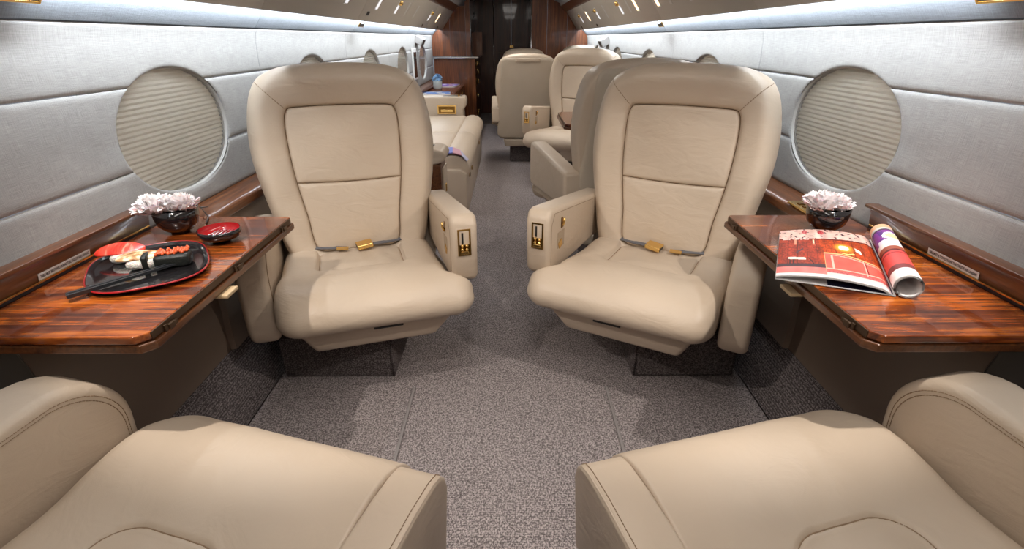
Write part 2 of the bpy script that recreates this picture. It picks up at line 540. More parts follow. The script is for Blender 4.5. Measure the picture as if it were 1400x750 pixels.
# gold framed air outlets in the near cove band
for s in (-1, 1):
    g = thing('air_outlet', 'gold framed black air outlet at the top %s corner above the wall' % ('left' if s < 0 else 'right'), 'air outlet', (s * 1.012, 1.145, 1.292))
    tilt = -s * .62
    fr_ = []
    bm = bmesh.new()
    for (dy, dz, sy, sz) in ((0, .024, .24, .006), (0, -.024, .24, .006), (.117, 0, .006, .05), (-.117, 0, .006, .05), (.035, 0, .004, .044), (-.045, 0, .004, .044)):
        bm_box(bm, (0, dy, dz), (.012, sy, sz))
    bevel_bm(bm, .0015, 2)
    from_bm('outlet_frame', bm, GOLD, g, None, False, (0, tilt, 0))
    box('outlet_louver', (s * .002, 0, 0), (.008, .232, .046), BLACKP, g, .001, 1, rot=(0, tilt, 0))

# ------------------------------------------------------------------ overhead panels, rails, ceiling
cl = struct('ceiling')
arch = []
for i in range(17):
    a = PI * i / 16; arch.append((.70 * math.cos(a), 1.60 + .26 * math.sin(a)))
v = []; f = []
for (x, z) in arch: v += [(x, Y0, z), (x, YD, z)]
for i in range(16): f.append((2 * i, 2 * i + 1, 2 * i + 3, 2 * i + 2))
raw('ceiling_panel', v, f, CEIL, cl, None, True)
for yy, ln in ((.45, 2.4), (5.0, 3.2)): box('ceiling_fill_box', (0, yy, 1.84), (.31, ln + .02, .02), FILL_GLOW, cl, .004)  # glowing boxes added to go with the ceiling fill
for yy in (.55, 5.6): lathe('downlight_rim', [(.05, 1.80), (.065, 1.80), (.065, 1.86), (.05, 1.86)], GOLD, cl, (0, yy, 0), 24)
PN = Vector((.235, 0, .17)).normalized()
def psu_pt(s, y, z, off=0):   # on the inclined panel face
    t = (z - 1.30) / .235; x = .95 - .17 * t
    return Vector((s * (x - PN.x * off), y, z - PN.z * off))
for s in (-1, 1):
    nm = 'left' if s < 0 else 'right'
    t5 = struct('trim_5' if s < 0 else 'trim_6')
    segs = [Y0, .2, 2.2, 3.55, 4.95, 6.4, YB]
    for a, b in zip(segs, segs[1:]):
        prism('overhead_panel', [(s * .948, 1.300), (s * .78, 1.535), (s * .80, 1.56), (s * .962, 1.335), (s * .962, 1.30)], 'y', a + .0006, b - .0006, PSU, t5, .002, 2)
    prism('wood_rail', [(s * .785, 1.530), (s * .765, 1.54), (s * .700, 1.602), (s * .712, 1.632), (s * .82, 1.57)], 'y', Y0, YB, WOODD, t5, .004, 2)
    box('led_strip', (s * .970, 4.5, 1.335), (.008, 6.8, .006), LED, t5, 0)
    tilt = s * math.atan2(.17, .235)
    tl = (0, -tilt, 0)
    if s < 0:
        items = [(3.15, 'lens'), (3.84, 'lens'), (4.44, 'gasp'), (4.84, 'slot'), (5.29, 'slot'), (6.2, 'gasp'), (6.84, 'lit'), (7.7, 'slot'), (2.62, 'lens'), (1.6, 'gasp'), (.95, 'gasp')]
        sm = [(3.55, 1.36), (4.1, 1.40)]
    else:
        items = [(7.5, 'slot'), (6.9, 'gasp'), (6.3, 'lit'), (5.65, 'gasp'), (5.2, 'slot'), (4.5, 'gasp'), (4.22, 'slot'), (3.98, 'lit'), (3.44, 'lit'), (3.2, 'slot'), (2.85, 'lens'), (1.6, 'gasp'), (.95, 'gasp')]
        sm = [(3.7, 1.36), (4.9, 1.38)]
    for yy, kd in items:
        p = psu_pt(s, yy, 1.42, .001)
        if kd in ('lens', 'lit', 'gasp'):
            e = bpy.data.objects.new('light_recess', None)
            bm = bmesh.new(); bm_box(bm, (0, 0, 0), (.006, .062, .125)); bevel_bm(bm, .0028, 2)
            fr_ = from_bm('reading_light', bm, WHITEP, t5, p, False, tl)
            if kd == 'gasp':
                box('lens', (-s * .004, 0, -.022), (.004, .046, .066), LAMPC, fr_, .001)
                bpy.data.objects.remove(e)
                vv = []; bm = bmesh.new(); bmesh.ops.create_uvsphere(bm, u_segments=16, v_segments=10, radius=.021)
                from_bm('air_nozzle', bm, GOLD, fr_, (-s * .006, 0, .036), True)
            else:
                bpy.data.objects.remove(e)
                box('lens', (-s * .004, 0, 0), (.004, .046, .105), LAMPW if kd == 'lit' else LAMPC, fr_, .001)
        else:
            box('slot_plate', p, (.004, .045, .12), mat('pale_plate', (.6, .58, .54), .5) if 'pale_plate' not in bpy.data.materials else bpy.data.materials['pale_plate'], t5, .001, 1, rot=tl)
    p = psu_pt(s, sm[0][0] + (.16 if s < 0 else 0), 1.345, .001)
    if s < 0:
        q = box('seat_sign', p, (.004, .07, .03), GREYP, t5, .001, 1, rot=tl)
        box('sign_face', (.002, 0, 0), (.003, .055, .02), BLACKP, q, 0)
    for y_ in (6.05, 7.3):
        p = psu_pt(s, y_, 1.325, .002); box('small_fitting', p, (.01, .045, .03), BRONZE, t5, .002, 1, rot=tl)

# rear closure behind the camera
wb = struct('wall_back')
box('aft_bulkhead', (0, Y0 - .02, .9), (2.3, .04, 1.95), BULK3, wb, 0)

# ------------------------------------------------------------------ forward bulkhead
wf = struct('wall_front'); wpt = struct('trim_7'); wcr = struct('trim_8'); wcl = struct('trim_9')
def hullx(z):
    return lerp([(0, .9), (.216, .97), (.66, 1.07), (.70, 1.104), (1.15, 1.104), (1.237, 1.06), (1.31, .99), (1.36, .93), (1.54, .79), (1.62, .71), (1.86, .1)], z)[0]
def bulk_piece(name, x0, x1, z0, z1, m, y=YB, th=.03, parent=wf, out=True):
    """flat vertical veneer panel clipped by the hull section"""
    sg = 1 if x1 > 0 and abs(x1) > abs(x0) else -1
    zs = [z0 + (z1 - z0) * i / 24 for i in range(25)]
    inner = x0 if sg > 0 else x1; outer = x1 if sg > 0 else x0
    prof = []
    for z in zs:
        o_ = min(abs(outer), hullx(z) + .02)
        if o_ <= abs(inner) and sg * inner > 0: o_ = abs(inner) + .001
        prof.append((sg * o_, z))
    poly = [(inner, z0)] + prof + [(inner, z1)]
    # remove duplicates at ends
    return prism(name, poly, 'y', y, y + th, m, parent, 0, 1, smooth=False)
# right side bulkhead: three vertical veneer panels
for a, b in ((.305, .52), (.523, .80), (.803, 1.14)): bulk_piece('veneer_panel', a, b, 0, 1.84 if a < .4 else (1.75 if a < .6 else 1.52), BULK)
# left upper partition
for a, b in ((-.62, -.555), (-.84, -.623), (-1.14, -.843)): bulk_piece('veneer_panel', a, b, .965, 1.72 if b > -.6 else (1.60 if b > -.7 else 1.45), BULK if b < -.6 else BULK3, parent=wpt)
tube('polished_edge', [(-.552, YB - .004, .97), (-.552, YB - .004, 1.70)], .006, CHROME, wpt)
tube('polished_edge', [(.302, YB - .004, 0), (.302, YB - .004, 1.82)], .008, CHROME, wf)
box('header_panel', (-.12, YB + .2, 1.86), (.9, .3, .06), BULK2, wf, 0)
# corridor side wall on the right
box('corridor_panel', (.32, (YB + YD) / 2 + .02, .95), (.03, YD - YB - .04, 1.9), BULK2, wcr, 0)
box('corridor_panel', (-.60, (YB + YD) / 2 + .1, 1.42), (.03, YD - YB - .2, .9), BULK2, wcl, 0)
box('warm_niche_panel', (-.50, 8.6, 1.12), (.16, .02, .32), BULK3, wcl, .002)
tube('grab_handle', [(-.535, 8.3, 1.50), (-.52, 8.28, 1.53), (-.5, 8.27, 1.50), (-.52, 8.28, 1.47), (-.535, 8.3, 1.50)], .006, CHROME, wcl)
# door at the end of the corridor
dr = struct('door_1', (0, YD, 0))
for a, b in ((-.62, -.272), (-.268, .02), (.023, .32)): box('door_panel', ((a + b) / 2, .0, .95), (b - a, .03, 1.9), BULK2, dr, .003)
tube('door_edge_trim', [(-.27, -.02, 0), (-.27, -.02, 1.9)], .007, CHROME, dr)
box('door_latch', (.03, -.025, 1.07), (.07, .02, .045), GOLD, dr, .004)
box('door_rail', (.02, -.018, .98), (.5, .008, .006), BRONZE, dr, 0)

# galley cabinet on the left
gc = thing('galley_cabinet', 'tall dark wood cabinet with gold catches at the cabin end, left of the aisle', 'cabinet', (-.8, 8.0, 0))
box('cabinet_body', (-.0, .72, .465), (.60, 1.38, .93), BULK, gc, .004)
box('counter_top', (.02, .70, .948), (.66, 1.46, .028), CHROME, gc, .006, 3)
for i, (y_, z_, ln) in enumerate([(.12, .86, .05), (.32, .86, .05), (.30, .74, .07), (.35, .60, .07), (.12, .42, .05), (.24, .40, .05), (.12, .16, .05), (.24, .18, .05)]):
    h = bpy.data.objects
    tube('drawer_catch', [(.302, y_, z_ - ln / 2), (.322, y_, z_ - ln / 3), (.322, y_, z_ + ln / 3), (.302, y_, z_ + ln / 2)], .009, GOLD, gc)
for z_ in (.30, .52, .80): box('drawer_gap', (.3005, .72, z_), (.002, 1.34, .006), BLACKP, gc, 0)

# ------------------------------------------------------------------ chairs
REC = .13
OI = [  # t, outer w, outer s, inner w, inner s
    (0, 0, -.07, 0, -.035), (.12, .235, -.07, .13, -.035), (.17, .272, -.035, .164, -.01), (.30, .308, .12, .178, .11),
    (.42, .333, .25, .192, .20), (.52, .345, .35, .204, .30), (.62, .342, .45, .209, .41), (.69, .327, .535, .207, .478),
    (.74, .306, .592, .200, .505), (.785, .272, .634, .186, .520), (.84, .20, .664, .14, .524), (.92, .10, .676, .07, .526), (1, 0, .679, 0, .527)]
def outlines(n=110):
    ts = [i / n for i in range(n + 1)]
    R_ = [lerp(OI, t) for t in ts]
    O = [(a, b) for a, b, c, d in R_]; I = [(c, d) for a, b, c, d in R_]
    O = O + [(-a, b) for a, b in O[-2:0:-1]]; I = I + [(-a, b) for a, b in I[-2:0:-1]]
    return O, I
OUT, INN = outlines()
def back_xyz(w_, s_, n_, mx=1):
    return (w_ * mx, s_ * math.sin(REC) - n_ * math.cos(REC), .45 + s_ * math.cos(REC) + n_ * math.sin(REC))
KN = [(0, -.017), (.012, -.004), (.045, .007), (.15, .017), (.35, .027), (.55, .034), (.72, .030), (.86, .012), (.95, -.014), (1, -.042)]
def wrinkle(w_, s_, seed):
    return noise.noise(Vector((w_ * 9 + seed, s_ * 9, seed))) * .003 + noise.noise(Vector((w_ * 24 + seed, s_ * 13, seed + 5))) * .0010
MC = {}
def mesh_get(key, fn):
    if key not in MC: MC[key] = fn()
    return MC[key]
def mesh_mk(name, v, f, m, mx, smooth=True, flip=False):
    if (mx < 0) != flip: f = [tuple(q[::-1]) for q in f]
    me = bpy.data.meshes.new(name); me.from_pydata(v, [], f); me.update(); me.materials.append(m)
    if smooth: me.polygons.foreach_set('use_smooth', [True] * len(me.polygons))
    return me
def frame_mesh(mx):
    v = []; f = []; n = len(OUT)
    rows = [(k, None) for k in [0, .012, .025, .045, .07, .10, .14, .19, .25, .32, .39, .46, .53, .60, .67, .73, .79, .84, .88, .92, .95, .975, 1.0]]
    rows += [(1.004, -.060), (1.0, -.080), (.985, -.098), (.955, -.112), (.9, -.120), (.6, -.124), (.2, -.124)]
    for k, nn in rows:
        for (ow, os_), (iw, is_) in zip(OUT, INN):
            ww, ss = iw + (ow - iw) * k, is_ + (os_ - is_) * k
            h = lerp(KN, k)[0] + wrinkle(ww, ss, 3) if nn is None else nn
            v.append(back_xyz(ww, ss, h, mx))
    for r in range(len(rows) - 1):
        for i in range(n):
            j = (i + 1) % n; f.append((r * n + i, r * n + j, (r + 1) * n + j, (r + 1) * n + i))
    f.append(tuple((len(rows) - 1) * n + i for i in range(n)))
    return mesh_mk('backrest_frame', v, f, LEATHER, mx, flip=False)
def inset_poly(upper):
    pts = []
    S = .245
    if upper:
        P = [p for p in INN if p[1] >= S]
        wS = lerp([(0, .166), (.11, .178), (.2, .192), (.30, .204)], S)[0]
        # order: start at right bottom corner, up, over, left down
        right = [p for p in INN[:len(INN) // 2 + 1] if p[1] >= S]; left = [p for p in INN[len(INN) // 2 + 1:] if p[1] >= S]
        pts = [(wS, S)] + right + left + [(-wS, S)]
        m_ = 30; pts += [(-wS + 2 * wS * i / m_, S - .006 * math.sin(PI * i / m_)) for i in range(1, m_)]
    else:
        wS = lerp([(0, .166), (.11, .178), (.2, .192), (.30, .204)], S)[0]
        right = [p for p in INN[:len(INN) // 2 + 1] if p[1] < S]; left = [p for p in INN[len(INN) // 2 + 1:] if p[1] < S]
        m_ = 30; top = [(wS - 2 * wS * i / m_, S - .006 * math.sin(PI * i / m_) - .0005) for i in range(0, m_ + 1)]
        pts = right + top + left
    return pts
def pillow_mesh(name, poly, seed, mx, puff, m=LEATHER, edge=-.016, top=.002, xyz=back_xyz, flip=False):
    cx = sum(p[0] for p in poly) / len(poly); cy = (min(p[1] for p in poly) + max(p[1] for p in poly)) / 2
    ks = [1, .996, .990, .98, .96, .93, .89, .84, .78, .7, .6, .5, .4, .3, .2, .1]
    v = []; f = []; n = len(poly)
    for k in ks:
        for (a, b) in poly:
            ww, ss = cx + (a - cx) * k, cy + (b - cy) * k
            e = 1 - k
            h = edge + (top - edge) * (1 - math.exp(-e * 60)) + puff * (1 - k * k) + wrinkle(ww, ss, seed) * min(1, e * 8)
            v.append(xyz(ww, ss, h, mx))
    v.append(xyz(cx, cy, top + puff + wrinkle(cx, cy, seed), mx))
    for r in range(len(ks) - 1):
        for i in range(n):
            j = (i + 1) % n; f.append((r * n + j, r * n + i, (r + 1) * n + i, (r + 1) * n + j))
    r = (len(ks) - 1) * n
    for i in range(n): f.append((r + (i + 1) % n, r + i, len(v) - 1))
    return mesh_mk(name, v, [q[::-1] for q in f], m, mx, flip=flip)

CP = [(-.04, .418), (.05, .425), (.15, .428), (.22, .434), (.28, .447), (.34, .458), (.39, .459), (.44, .449), (.485, .428), (.518, .395), (.528, .360), (.515, .328), (.48, .308), (.42, .300), (.2, .298), (-.04, .298)]
def cushion_meshes(mx, wide):
    PW, PD, PR = (.155, .262, .04) if wide else (.125, .228, .07)
    GA, GW, GP, BL = (.017, .006, .010, .016) if wide else (.006, .0035, .003, .003)
    # arc length param
    acc = [0]
    for a, b in zip(CP, CP[1:]): acc.append(acc[-1] + math.hypot(b[0] - a[0], b[1] - a[1]))
    pp = [(t, *p) for t, p in zip(acc, CP)]
    ts = []; t = 0
    while t < acc[-1]:
        ts.append(t); t += .0045 if t < .36 else (.010 if t < .75 else .04)
    ts.append(acc[-1])
    us = set()
    for i in range(151): us.add(round(-1 + 2 * i / 150, 5))
    for e in (.006, .015, .03, .05, .08): us.add(round(1 - e, 5)); us.add(round(-1 + e, 5))
    us = sorted(us)
    C = [lerp(pp, t) for t in ts]
    v = []; info = []; contour = []
    R_ = .045
    for i, (d, z) in enumerate(C):
        a = C[max(0, i - 1)]; b = C[min(len(C) - 1, i + 1)]
        tx, tz = b[0] - a[0], b[1] - a[1]; l = math.hypot(tx, tz) or 1; nd, nz = -tz / l, tx / l  # inward?
        nd, nz = -nd, -nz   # pointing inside
        if i == 0 or ts[i] < .5: pass
        hwR = (.288 if wide else .2915) + ((.078 * sstep(.395, .47, d)) if wide else 0.0); hwL = .292
        top = z > .38
        for u in us:
            ww = u * (hwR if u > 0 else hwL)
            hw = hwR if u > 0 else hwL
            e = hw - abs(ww); Rr = R_ if (u < 0 or wide) else .008
            Rn = Rr + (.03 * sstep(.40, .52, d) if (u < 0 or wide) else 0)
            ins = 0
            if e < Rn: q = (Rn - e) / Rn; ins = Rn * (1 - math.sqrt(max(0, 1 - q * q))) * .9
            dd, zz = d + nd * ins, z + nz * ins
            if ts[i] > acc[10]: dd, zz = d + nd * ins, z + nz * ins
            # centre panel groove (rounded rectangle)
            g = 0; sdf = 1
            if d < .34 and top:
                rw, rd, rr = PW, PD, PR
                def SD(x, y):
                    qx = abs(x) - (rw - rr); qy = y - (rd - rr)
                    return math.hypot(max(qx, 0), max(qy, 0)) + min(max(qx, qy), 0) - rr
                sdf = SD(ww, dd)
                if abs(sdf) < .0027:
                    e_ = 1e-4; gx = (SD(ww + e_, dd) - sdf) / e_; gy = (SD(ww, dd + e_) - sdf) / e_
                    ww -= sdf * gx; dd -= sdf * gy; sdf = 0
                side_ = 1 if not wide else (.45 + .55 * (1 - sstep(.18, .27, dd)))
                g = -GA * side_ * math.exp(-(sdf / GW) ** 2) - (GP * sstep(0, .012, -sdf)) + .007 * sstep(.01, .09, -sdf)
                g += BL * math.sin(min(1, max(0, sdf / .13)) * PI) * (1 - sstep(.2, .32, d))
            if top: g += noise.noise(Vector((ww * 8, d * 8, 2))) * .003 + noise.noise(Vector((ww * 30, d * 14, 9))) * .0008
            zz += g
            v.append((ww * mx, -dd, zz)); info.append(sdf if top else 1)
            if top and sdf == 0: contour.append((math.atan2(dd - .10, ww), ww, dd, zz))
    n = len(us); fc = []; fp = []
    for i in range(len(C) - 1):
        for j in range(n - 1):
            q = (i * n + j, i * n + j + 1, (i + 1) * n + j + 1, (i + 1) * n + j)
            (fp if sum(info[x] for x in q) / 4 < -1e-6 and ts[i] < .36 else fc).append(q)
    for j in (0, n - 1):
        loop = [i * n + j for i in range(len(C))]
        fc.append(tuple(loop if j == 0 else loop[::-1]))
    back = [j for j in range(n)] + [(len(C) - 1) * n + j for j in range(n - 1, -1, -1)]
    fc.append(tuple(back[::-1]))
    out = []
    contour.sort(key=lambda q: -q[0])
    contour = [q for q in contour if q[2] > -.03]
    # start the line at the rear corner, smooth it
    k0 = max(range(len(contour)), key=lambda i: (contour[i][0] - contour[(i + 1) % len(contour)][0]) % (2 * PI)) if contour else 0
    contour = contour[k0 + 1:] + contour[:k0 + 1]
    cp = [Vector((q[1] * mx, -q[2], q[3])) for q in contour]
    for _ in range(4): cp = [cp[0]] + [(cp[i - 1] + cp[i] * 2 + cp[i + 1]) / 4 for i in range(1, len(cp) - 1)] + [cp[-1]]
    cp = cp[::3] + [cp[-1]]
    sv, sf = tube_vf([p + Vector((0, 0, .0008)) for p in cp], .0021 if wide else .0013, 6)
    seam = mesh_mk('cushion_seam', [tuple(p) for p in sv], sf, SEAMD, 1)
    for nm_, ff in (('seat_cushion', fc), ('seat_center_panel', fp)):
        used = sorted({x for q in ff for x in q}); mp = {x: i for i, x in enumerate(used)}
        out.append(mesh_mk(nm_, [v[x] for x in used], [tuple(mp[x] for x in q) for q in ff], LEATHER, mx, flip=True))
    out.append(seam)
    return out
def stitch(name, pts, parent, r=.0011, mx=1):
    """row of short thread dashes joined into one seam part"""
    V = []; F = []
    P = [Vector(p) for p in pts]
    # resample
    seg = []
    for a, b in zip(P, P[1:]):
        n = max(1, int((b - a).length / .006))
        for i in range(n):
            seg.append((a.lerp(b, i / n), a.lerp(b, (i + .72) / n)))
    for a, b in seg:
        v, f = tube_vf([a, b], r, 4); k = len(V); V += [(p[0] * mx, p[1], p[2]) for p in v]; F += [tuple(x + k for x in q) for q in f]
    return raw(name, V, F, SEAMD, parent)
def wsurf(w_, s_):  # local height on the frame near the mitre
    return 0
def make_chair(label, loc, rz, mx, zb=0.0, lowered=False, group=None, stitched=True, belt=True, back_only=False, scale=1.0):
    t = thing('cabin_chair', label, 'chair', (loc[0], loc[1], 0), rz, group)
    if scale != 1: t.scale = scale
    link('backrest_frame', mesh_get(('bf', mx), lambda: frame_mesh(mx)), None, t)
    link('headrest_panel', mesh_get(('hp', mx), lambda: pillow_mesh('headrest_panel', inset_poly(True), 11, mx, .005)), None, t)
    link('lumbar_panel', mesh_get(('lp', mx), lambda: pillow_mesh('lumbar_panel', inset_poly(False), 17, mx, .006)), None, t)
    def pseam():
        half = [p for p in INN if p[1] > -.02]; n_ = len(INN) // 2
        right = [p for p in INN[:n_ + 1] if p[1] > -.02]; left = [p for p in INN[n_ + 1:] if p[1] > -.02]
        v1, f1 = tube_vf([back_xyz(a, b, -.0135) for a, b in right + left], .0021, 6)
        wS = .1975
        v2, f2 = tube_vf([back_xyz(-wS + 2 * wS * i / 30, .245 - .006 * math.sin(PI * i / 30), -.0125) for i in range(31)], .0021, 6)
        vv = [(p[0] * mx, p[1], p[2]) for p in v1 + v2]
        return mesh_mk('panel_seam', vv, f1 + [tuple(x + len(v1) for x in q) for q in f2], SEAMD, mx)
    link('panel_seam', mesh_get(('ps', mx), pseam), None, t)
    # fabric covered rear shell of the backrest
    def shell():
        poly = []
        for cx_, cy_, a0 in ((.222, .588, 0), (-.222, .588, PI / 2), (-.265, -.10, PI), (.265, -.10, 3 * PI / 2)):
            for i in range(14):
                a = a0 + PI / 2 * i / 13; poly.append((cx_ + (.060 if cy_ > 0 else .066) * math.cos(a), cy_ + .060 * math.sin(a)))
        P = []
        for (a, b), (c, d) in zip(poly, poly[1:] + poly[:1]):
            n_ = max(1, int(math.hypot(c - a, d - b) / .02))
            for i in range(n_): P.append((a + (c - a) * i / n_, b + (d - b) * i / n_))
        poly = P
        xyz = lambda w_, s_, n_, m_: back_xyz(w_, s_, -.122 - n_, m_)
        return pillow_mesh('back_shell', poly, 23, mx, .006, LEATHER_B, edge=-.004, top=.010, xyz=xyz, flip=True)
    link('back_shell', mesh_get(('sh', mx), shell), None, t)
    def low():
        poly = [(a, b) for a, b in ((-.245, -.252), (.245, -.252), (.262, -.172), (-.262, -.172))]
        P = []
        for (a, b), (c, d) in zip(poly, poly[1:] + poly[:1]):
            for i in range(10): P.append((a + (c - a) * i / 10, b + (d - b) * i / 10))
        return pillow_mesh('lower_back_panel', P, 29, mx, .006, LEATHER_B, edge=-.030, top=.008, xyz=lambda w_, s_, n_, m_: back_xyz(w_, s_, -.115 - n_, m_), flip=True)
    link('lower_back_panel', mesh_get(('lo', mx), low), None, t)
    def tab():
        poly = [(a, b) for a, b in ((-.13, .615), (.13, .615), (.13, .648), (-.13, .648))]
        P = []
        for (a, b), (c, d) in zip(poly, poly[1:] + poly[:1]):
            for i in range(8): P.append((a + (c - a) * i / 8, b + (d - b) * i / 8))
        return pillow_mesh('back_tab', P, 5, mx, .002, LEATHER, edge=-.002, top=.004, xyz=lambda w_, s_, n_, m_: back_xyz(w_, s_, -.142 - n_, m_), flip=True)
    link('back_tab', mesh_get(('tb', mx), tab), None, t)
    cm = mesh_get(('cu', mx, lowered), lambda: cushion_meshes(mx, not lowered))
    link('seat_cushion', cm[0], None, t); link('seat_center_panel', cm[1], None, t)
    link('cushion_seam', cm[2], None, t)
    # outboard armrest
    poly = [(.12, .56), (-.25, .606), (-.34, .600), (-.39, .565), (-.412, .50), (-.40, .30), (-.37, .245), (-.30, .235), (.05, .235), (.12, .33)]
    aw = -.395 if not lowered else -.425
    ex = .05 if lowered else 0; dzt = .004 if lowered else 0
    arc = [(-.275 - ex - .135 * math.sin(a), .475 + dzt + .13 * math.cos(a)) for a in [PI / 2 * i / 9 for i in range(10)]]
    poly = [(.12, .56)] + arc + [(-.40 - ex, .30), (-.37 - ex, .245), (-.30 - ex, .235), (.05, .235), (.12, .33)]
    prism('outboard_armrest', poly, 'x', -.298, aw, LEATHER, t, .022, 5, mx, ang=.9)
    if stitched:
        pl = [(-.2972, .10, .542)] + [(-.2972, y + .021 * math.sin(i * PI / 18), z - .021 * math.cos(i * PI / 18)) for i, (y, z) in enumerate(arc)] + [(-.2972, -.383 - ex, .35)]
        for dz in (0, .007): stitch('armrest_seam', [(p[0] - .0, p[1] * (1 - dz * 2), p[2] - dz) for p in pl], t, .0009, mx)
    # aisle armrest
    if lowered:
        poly = [(.10, .452), (-.40, .458), (-.472, .452), (-.503, .442), (-.520, .423), (-.528, .395), (-.50, .22), (.05, .22), (.10, .3)]
        prism('aisle_armrest', poly, 'x', .292, .386, LEATHER, t, .009, 4, mx, ang=.9)
        if stitched:
            stitch('armrest_seam', [(.373, .09, .4525), (.373, -.40, .4585), (.373, -.472, .4525), (.373, -.503, .443), (.373, -.520, .424)], t, .0011, mx)
            tube('armrest_welt', [(.3815, .09, .4495), (.3815, -.40, .4555), (.3815, -.472, .4495), (.3815, -.500, .440), (.3815, -.516, .422), (.3815, -.523, .395)], .0022, LEATHER, t, 6, mx=mx)
    else:
        poly = [(.14, .596), (-.405, .656), (-.432, .648), (-.445, .62), (-.440, .43), (-.42, .405), (.08, .415), (.14, .45)]
        prism('aisle_armrest', poly, 'x', .298, .392, LEATHER, t, .018, 5, mx, ang=.9)
        if stitched: stitch('armrest_seam', [(.2975, .08, .585), (.2975, -.40, .638), (.2975, -.425, .60), (.2975, -.424, .45)], t, .0008, mx)
        # gold control plate on the front face
        g = raw('control_plate', *plate_vf(.046, .096, .006, .007), GOLD, t, (.343 * mx, -.4435, .562)); g.rotation_euler = (-.025, 0, 0)
        box('plate_recess', (0, .002, 0), (.036, .003, .082), GOLDD, g, 0)
        for zz in (-.026, -.012): lathe_knob(g, (-.008, -.003, zz)); lathe_knob(g, (.008, -.003, zz))
        box('ash_lid', (0, -.001, -.038), (.03, .008, .012), GOLD, g, .002)
        box('dark_slot', (-.006, -.001, .015), (.007, .003, .04), BLACKP, g, .001)
        # inner side: recline lever and recessed cup
        lv = bpy.data.objects
        tube('recline_lever', [(.297, -.335, .572), (.290, -.335, .585), (.288, -.335, .605)], .0045, GOLD, t, 8, mx=mx)
        box('lever_slot', (.2975 * mx, -.335, .587), (.003, .016, .04), GOLDD, t, .001)
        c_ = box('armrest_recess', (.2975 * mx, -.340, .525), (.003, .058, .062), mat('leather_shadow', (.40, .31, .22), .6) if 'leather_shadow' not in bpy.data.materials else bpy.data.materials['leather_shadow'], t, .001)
        box('recess_catch', (-.002 * mx, -.008, -.016), (.004, .03, .026), GOLD, c_, .001, rot=(.5, 0, 0))
    # base pan, column
    bm = bmesh.new()
    tp = [(-.25, -.462, .325), (.315, -.462, .325), (.30, .05, .325), (-.25, .05, .325)]
    bt = [(-.19, -.425, .205), (.225, -.425, .205), (.22, .02, .205), (-.19, .02, .205)]
    vs = [bm.verts.new((a * mx, b, c)) for a, b, c in tp + bt]
    for q in ((0, 1, 2, 3), (7, 6, 5, 4), (0, 4, 5, 1), (1, 5, 6, 2), (2, 6, 7, 3), (3, 7, 4, 0)): bm.faces.new([vs[i] for i in q])
    bmesh.ops.recalc_face_normals(bm, faces=bm.faces); bevel_bm(bm, .018, 4)
    from_bm('seat_base', bm, LEATHER, t, None, True)
    box('base_slot', (.06 * mx, -.4585, .288), (.10, .004, .006), BLACKP, t, 0, rot=(.0, 0, 0))
    lathe('swivel_column', [(.0, zb), (.13, zb), (.13, zb + .01), (.09, zb + .02), (.09, .225), (0, .225)], STEEL, t, (-.02 * mx, -.04, 0), 24)
    # mitre seams of the backrest
    if stitched:
        def fr_pt(tt, k, lift=.0008):
            a, b, c, d = lerp(OI, tt); ww, ss = c + (a - c) * k, d + (b - d) * k
            return (ww, *back_xyz(ww, ss, lerp(KN, k)[0] + wrinkle(ww * mx * 0 + ww, ss, 3) + lift)[1:])
        for sg in (1, -1):
            pts = []
            for i in range(14):
                k = .05 + .93 * i / 13; p = fr_pt(.765, k)
                if sg < 0:
                    a, b, c, d = lerp(OI, .765); ww, ss = -(c + (a - c) * k), d + (b - d) * k
                    p = back_xyz(ww, ss, lerp(KN, k)[0] + wrinkle(ww, ss, 3) + .0008)
                pts.append(p)
            stitch('backrest_seam', pts, t, .0012, mx)
    if belt:
        b_ = bpy.data.objects.new('seat_belt', None)
        def ribbon(pts, wdt, nrm=(0, -.25, 1)):
            nv = Vector(nrm).normalized(); V = []; F = []
            pts = [Vector(p) for p in pts]
            for i, p in enumerate(pts):
                a = pts[max(0, i - 1)]; c = pts[min(len(pts) - 1, i + 1)]; side = (c - a).normalized().cross(nv).normalized() * wdt / 2
                for sd, th in ((side, .0012), (-side, .0012), (-side, -.0012), (side, -.0012)): V.append(tuple(p + sd + nv * th))
            for i in range(len(pts) - 1):
                for k in range(4): F.append((i * 4 + k, i * 4 + (k + 1) % 4, i * 4 + 4 + (k + 1) % 4, i * 4 + 4 + k))
            F += [(0, 1, 2, 3), tuple(len(V) - 4 + k for k in (3, 2, 1, 0))]
            return [(x * mx, y, z) for x, y, z in V], F
        bpy.data.objects.remove(b_)
        zc = .429
        v1, f1 = ribbon([(-.27, .010, zc + .004), (-.19, .0, zc + .010), (-.10, -.012, zc + .004), (-.05, -.030, zc + .004)], .019)
        v2, f2 = ribbon([(.27, .010, zc + .004), (.19, .0, zc + .010), (.11, -.012, zc + .006), (.045, -.028, zc + .010)], .019)
        sb = raw('seat_belt', v1 + v2, f1 + [tuple(x + len(v1) for x in q) for q in f2], BELT, t)
        bk = box('buckle', (.020 * mx, -.036, zc + .013), (.062, .046, .018), GOLD, sb, .003, 3, rot=(.12, -.1 * mx, .15 * mx))
        box('buckle_mouth', (-.031 * mx, -.001, -.002), (.002, .034, .009), BLACKP, bk, 0)
        box('buckle_tongue', (-.066 * mx, -.038, zc + .007), (.046, .026, .004), GOLD, sb, .0015, 2, rot=(.1, .05, -.1 * mx))
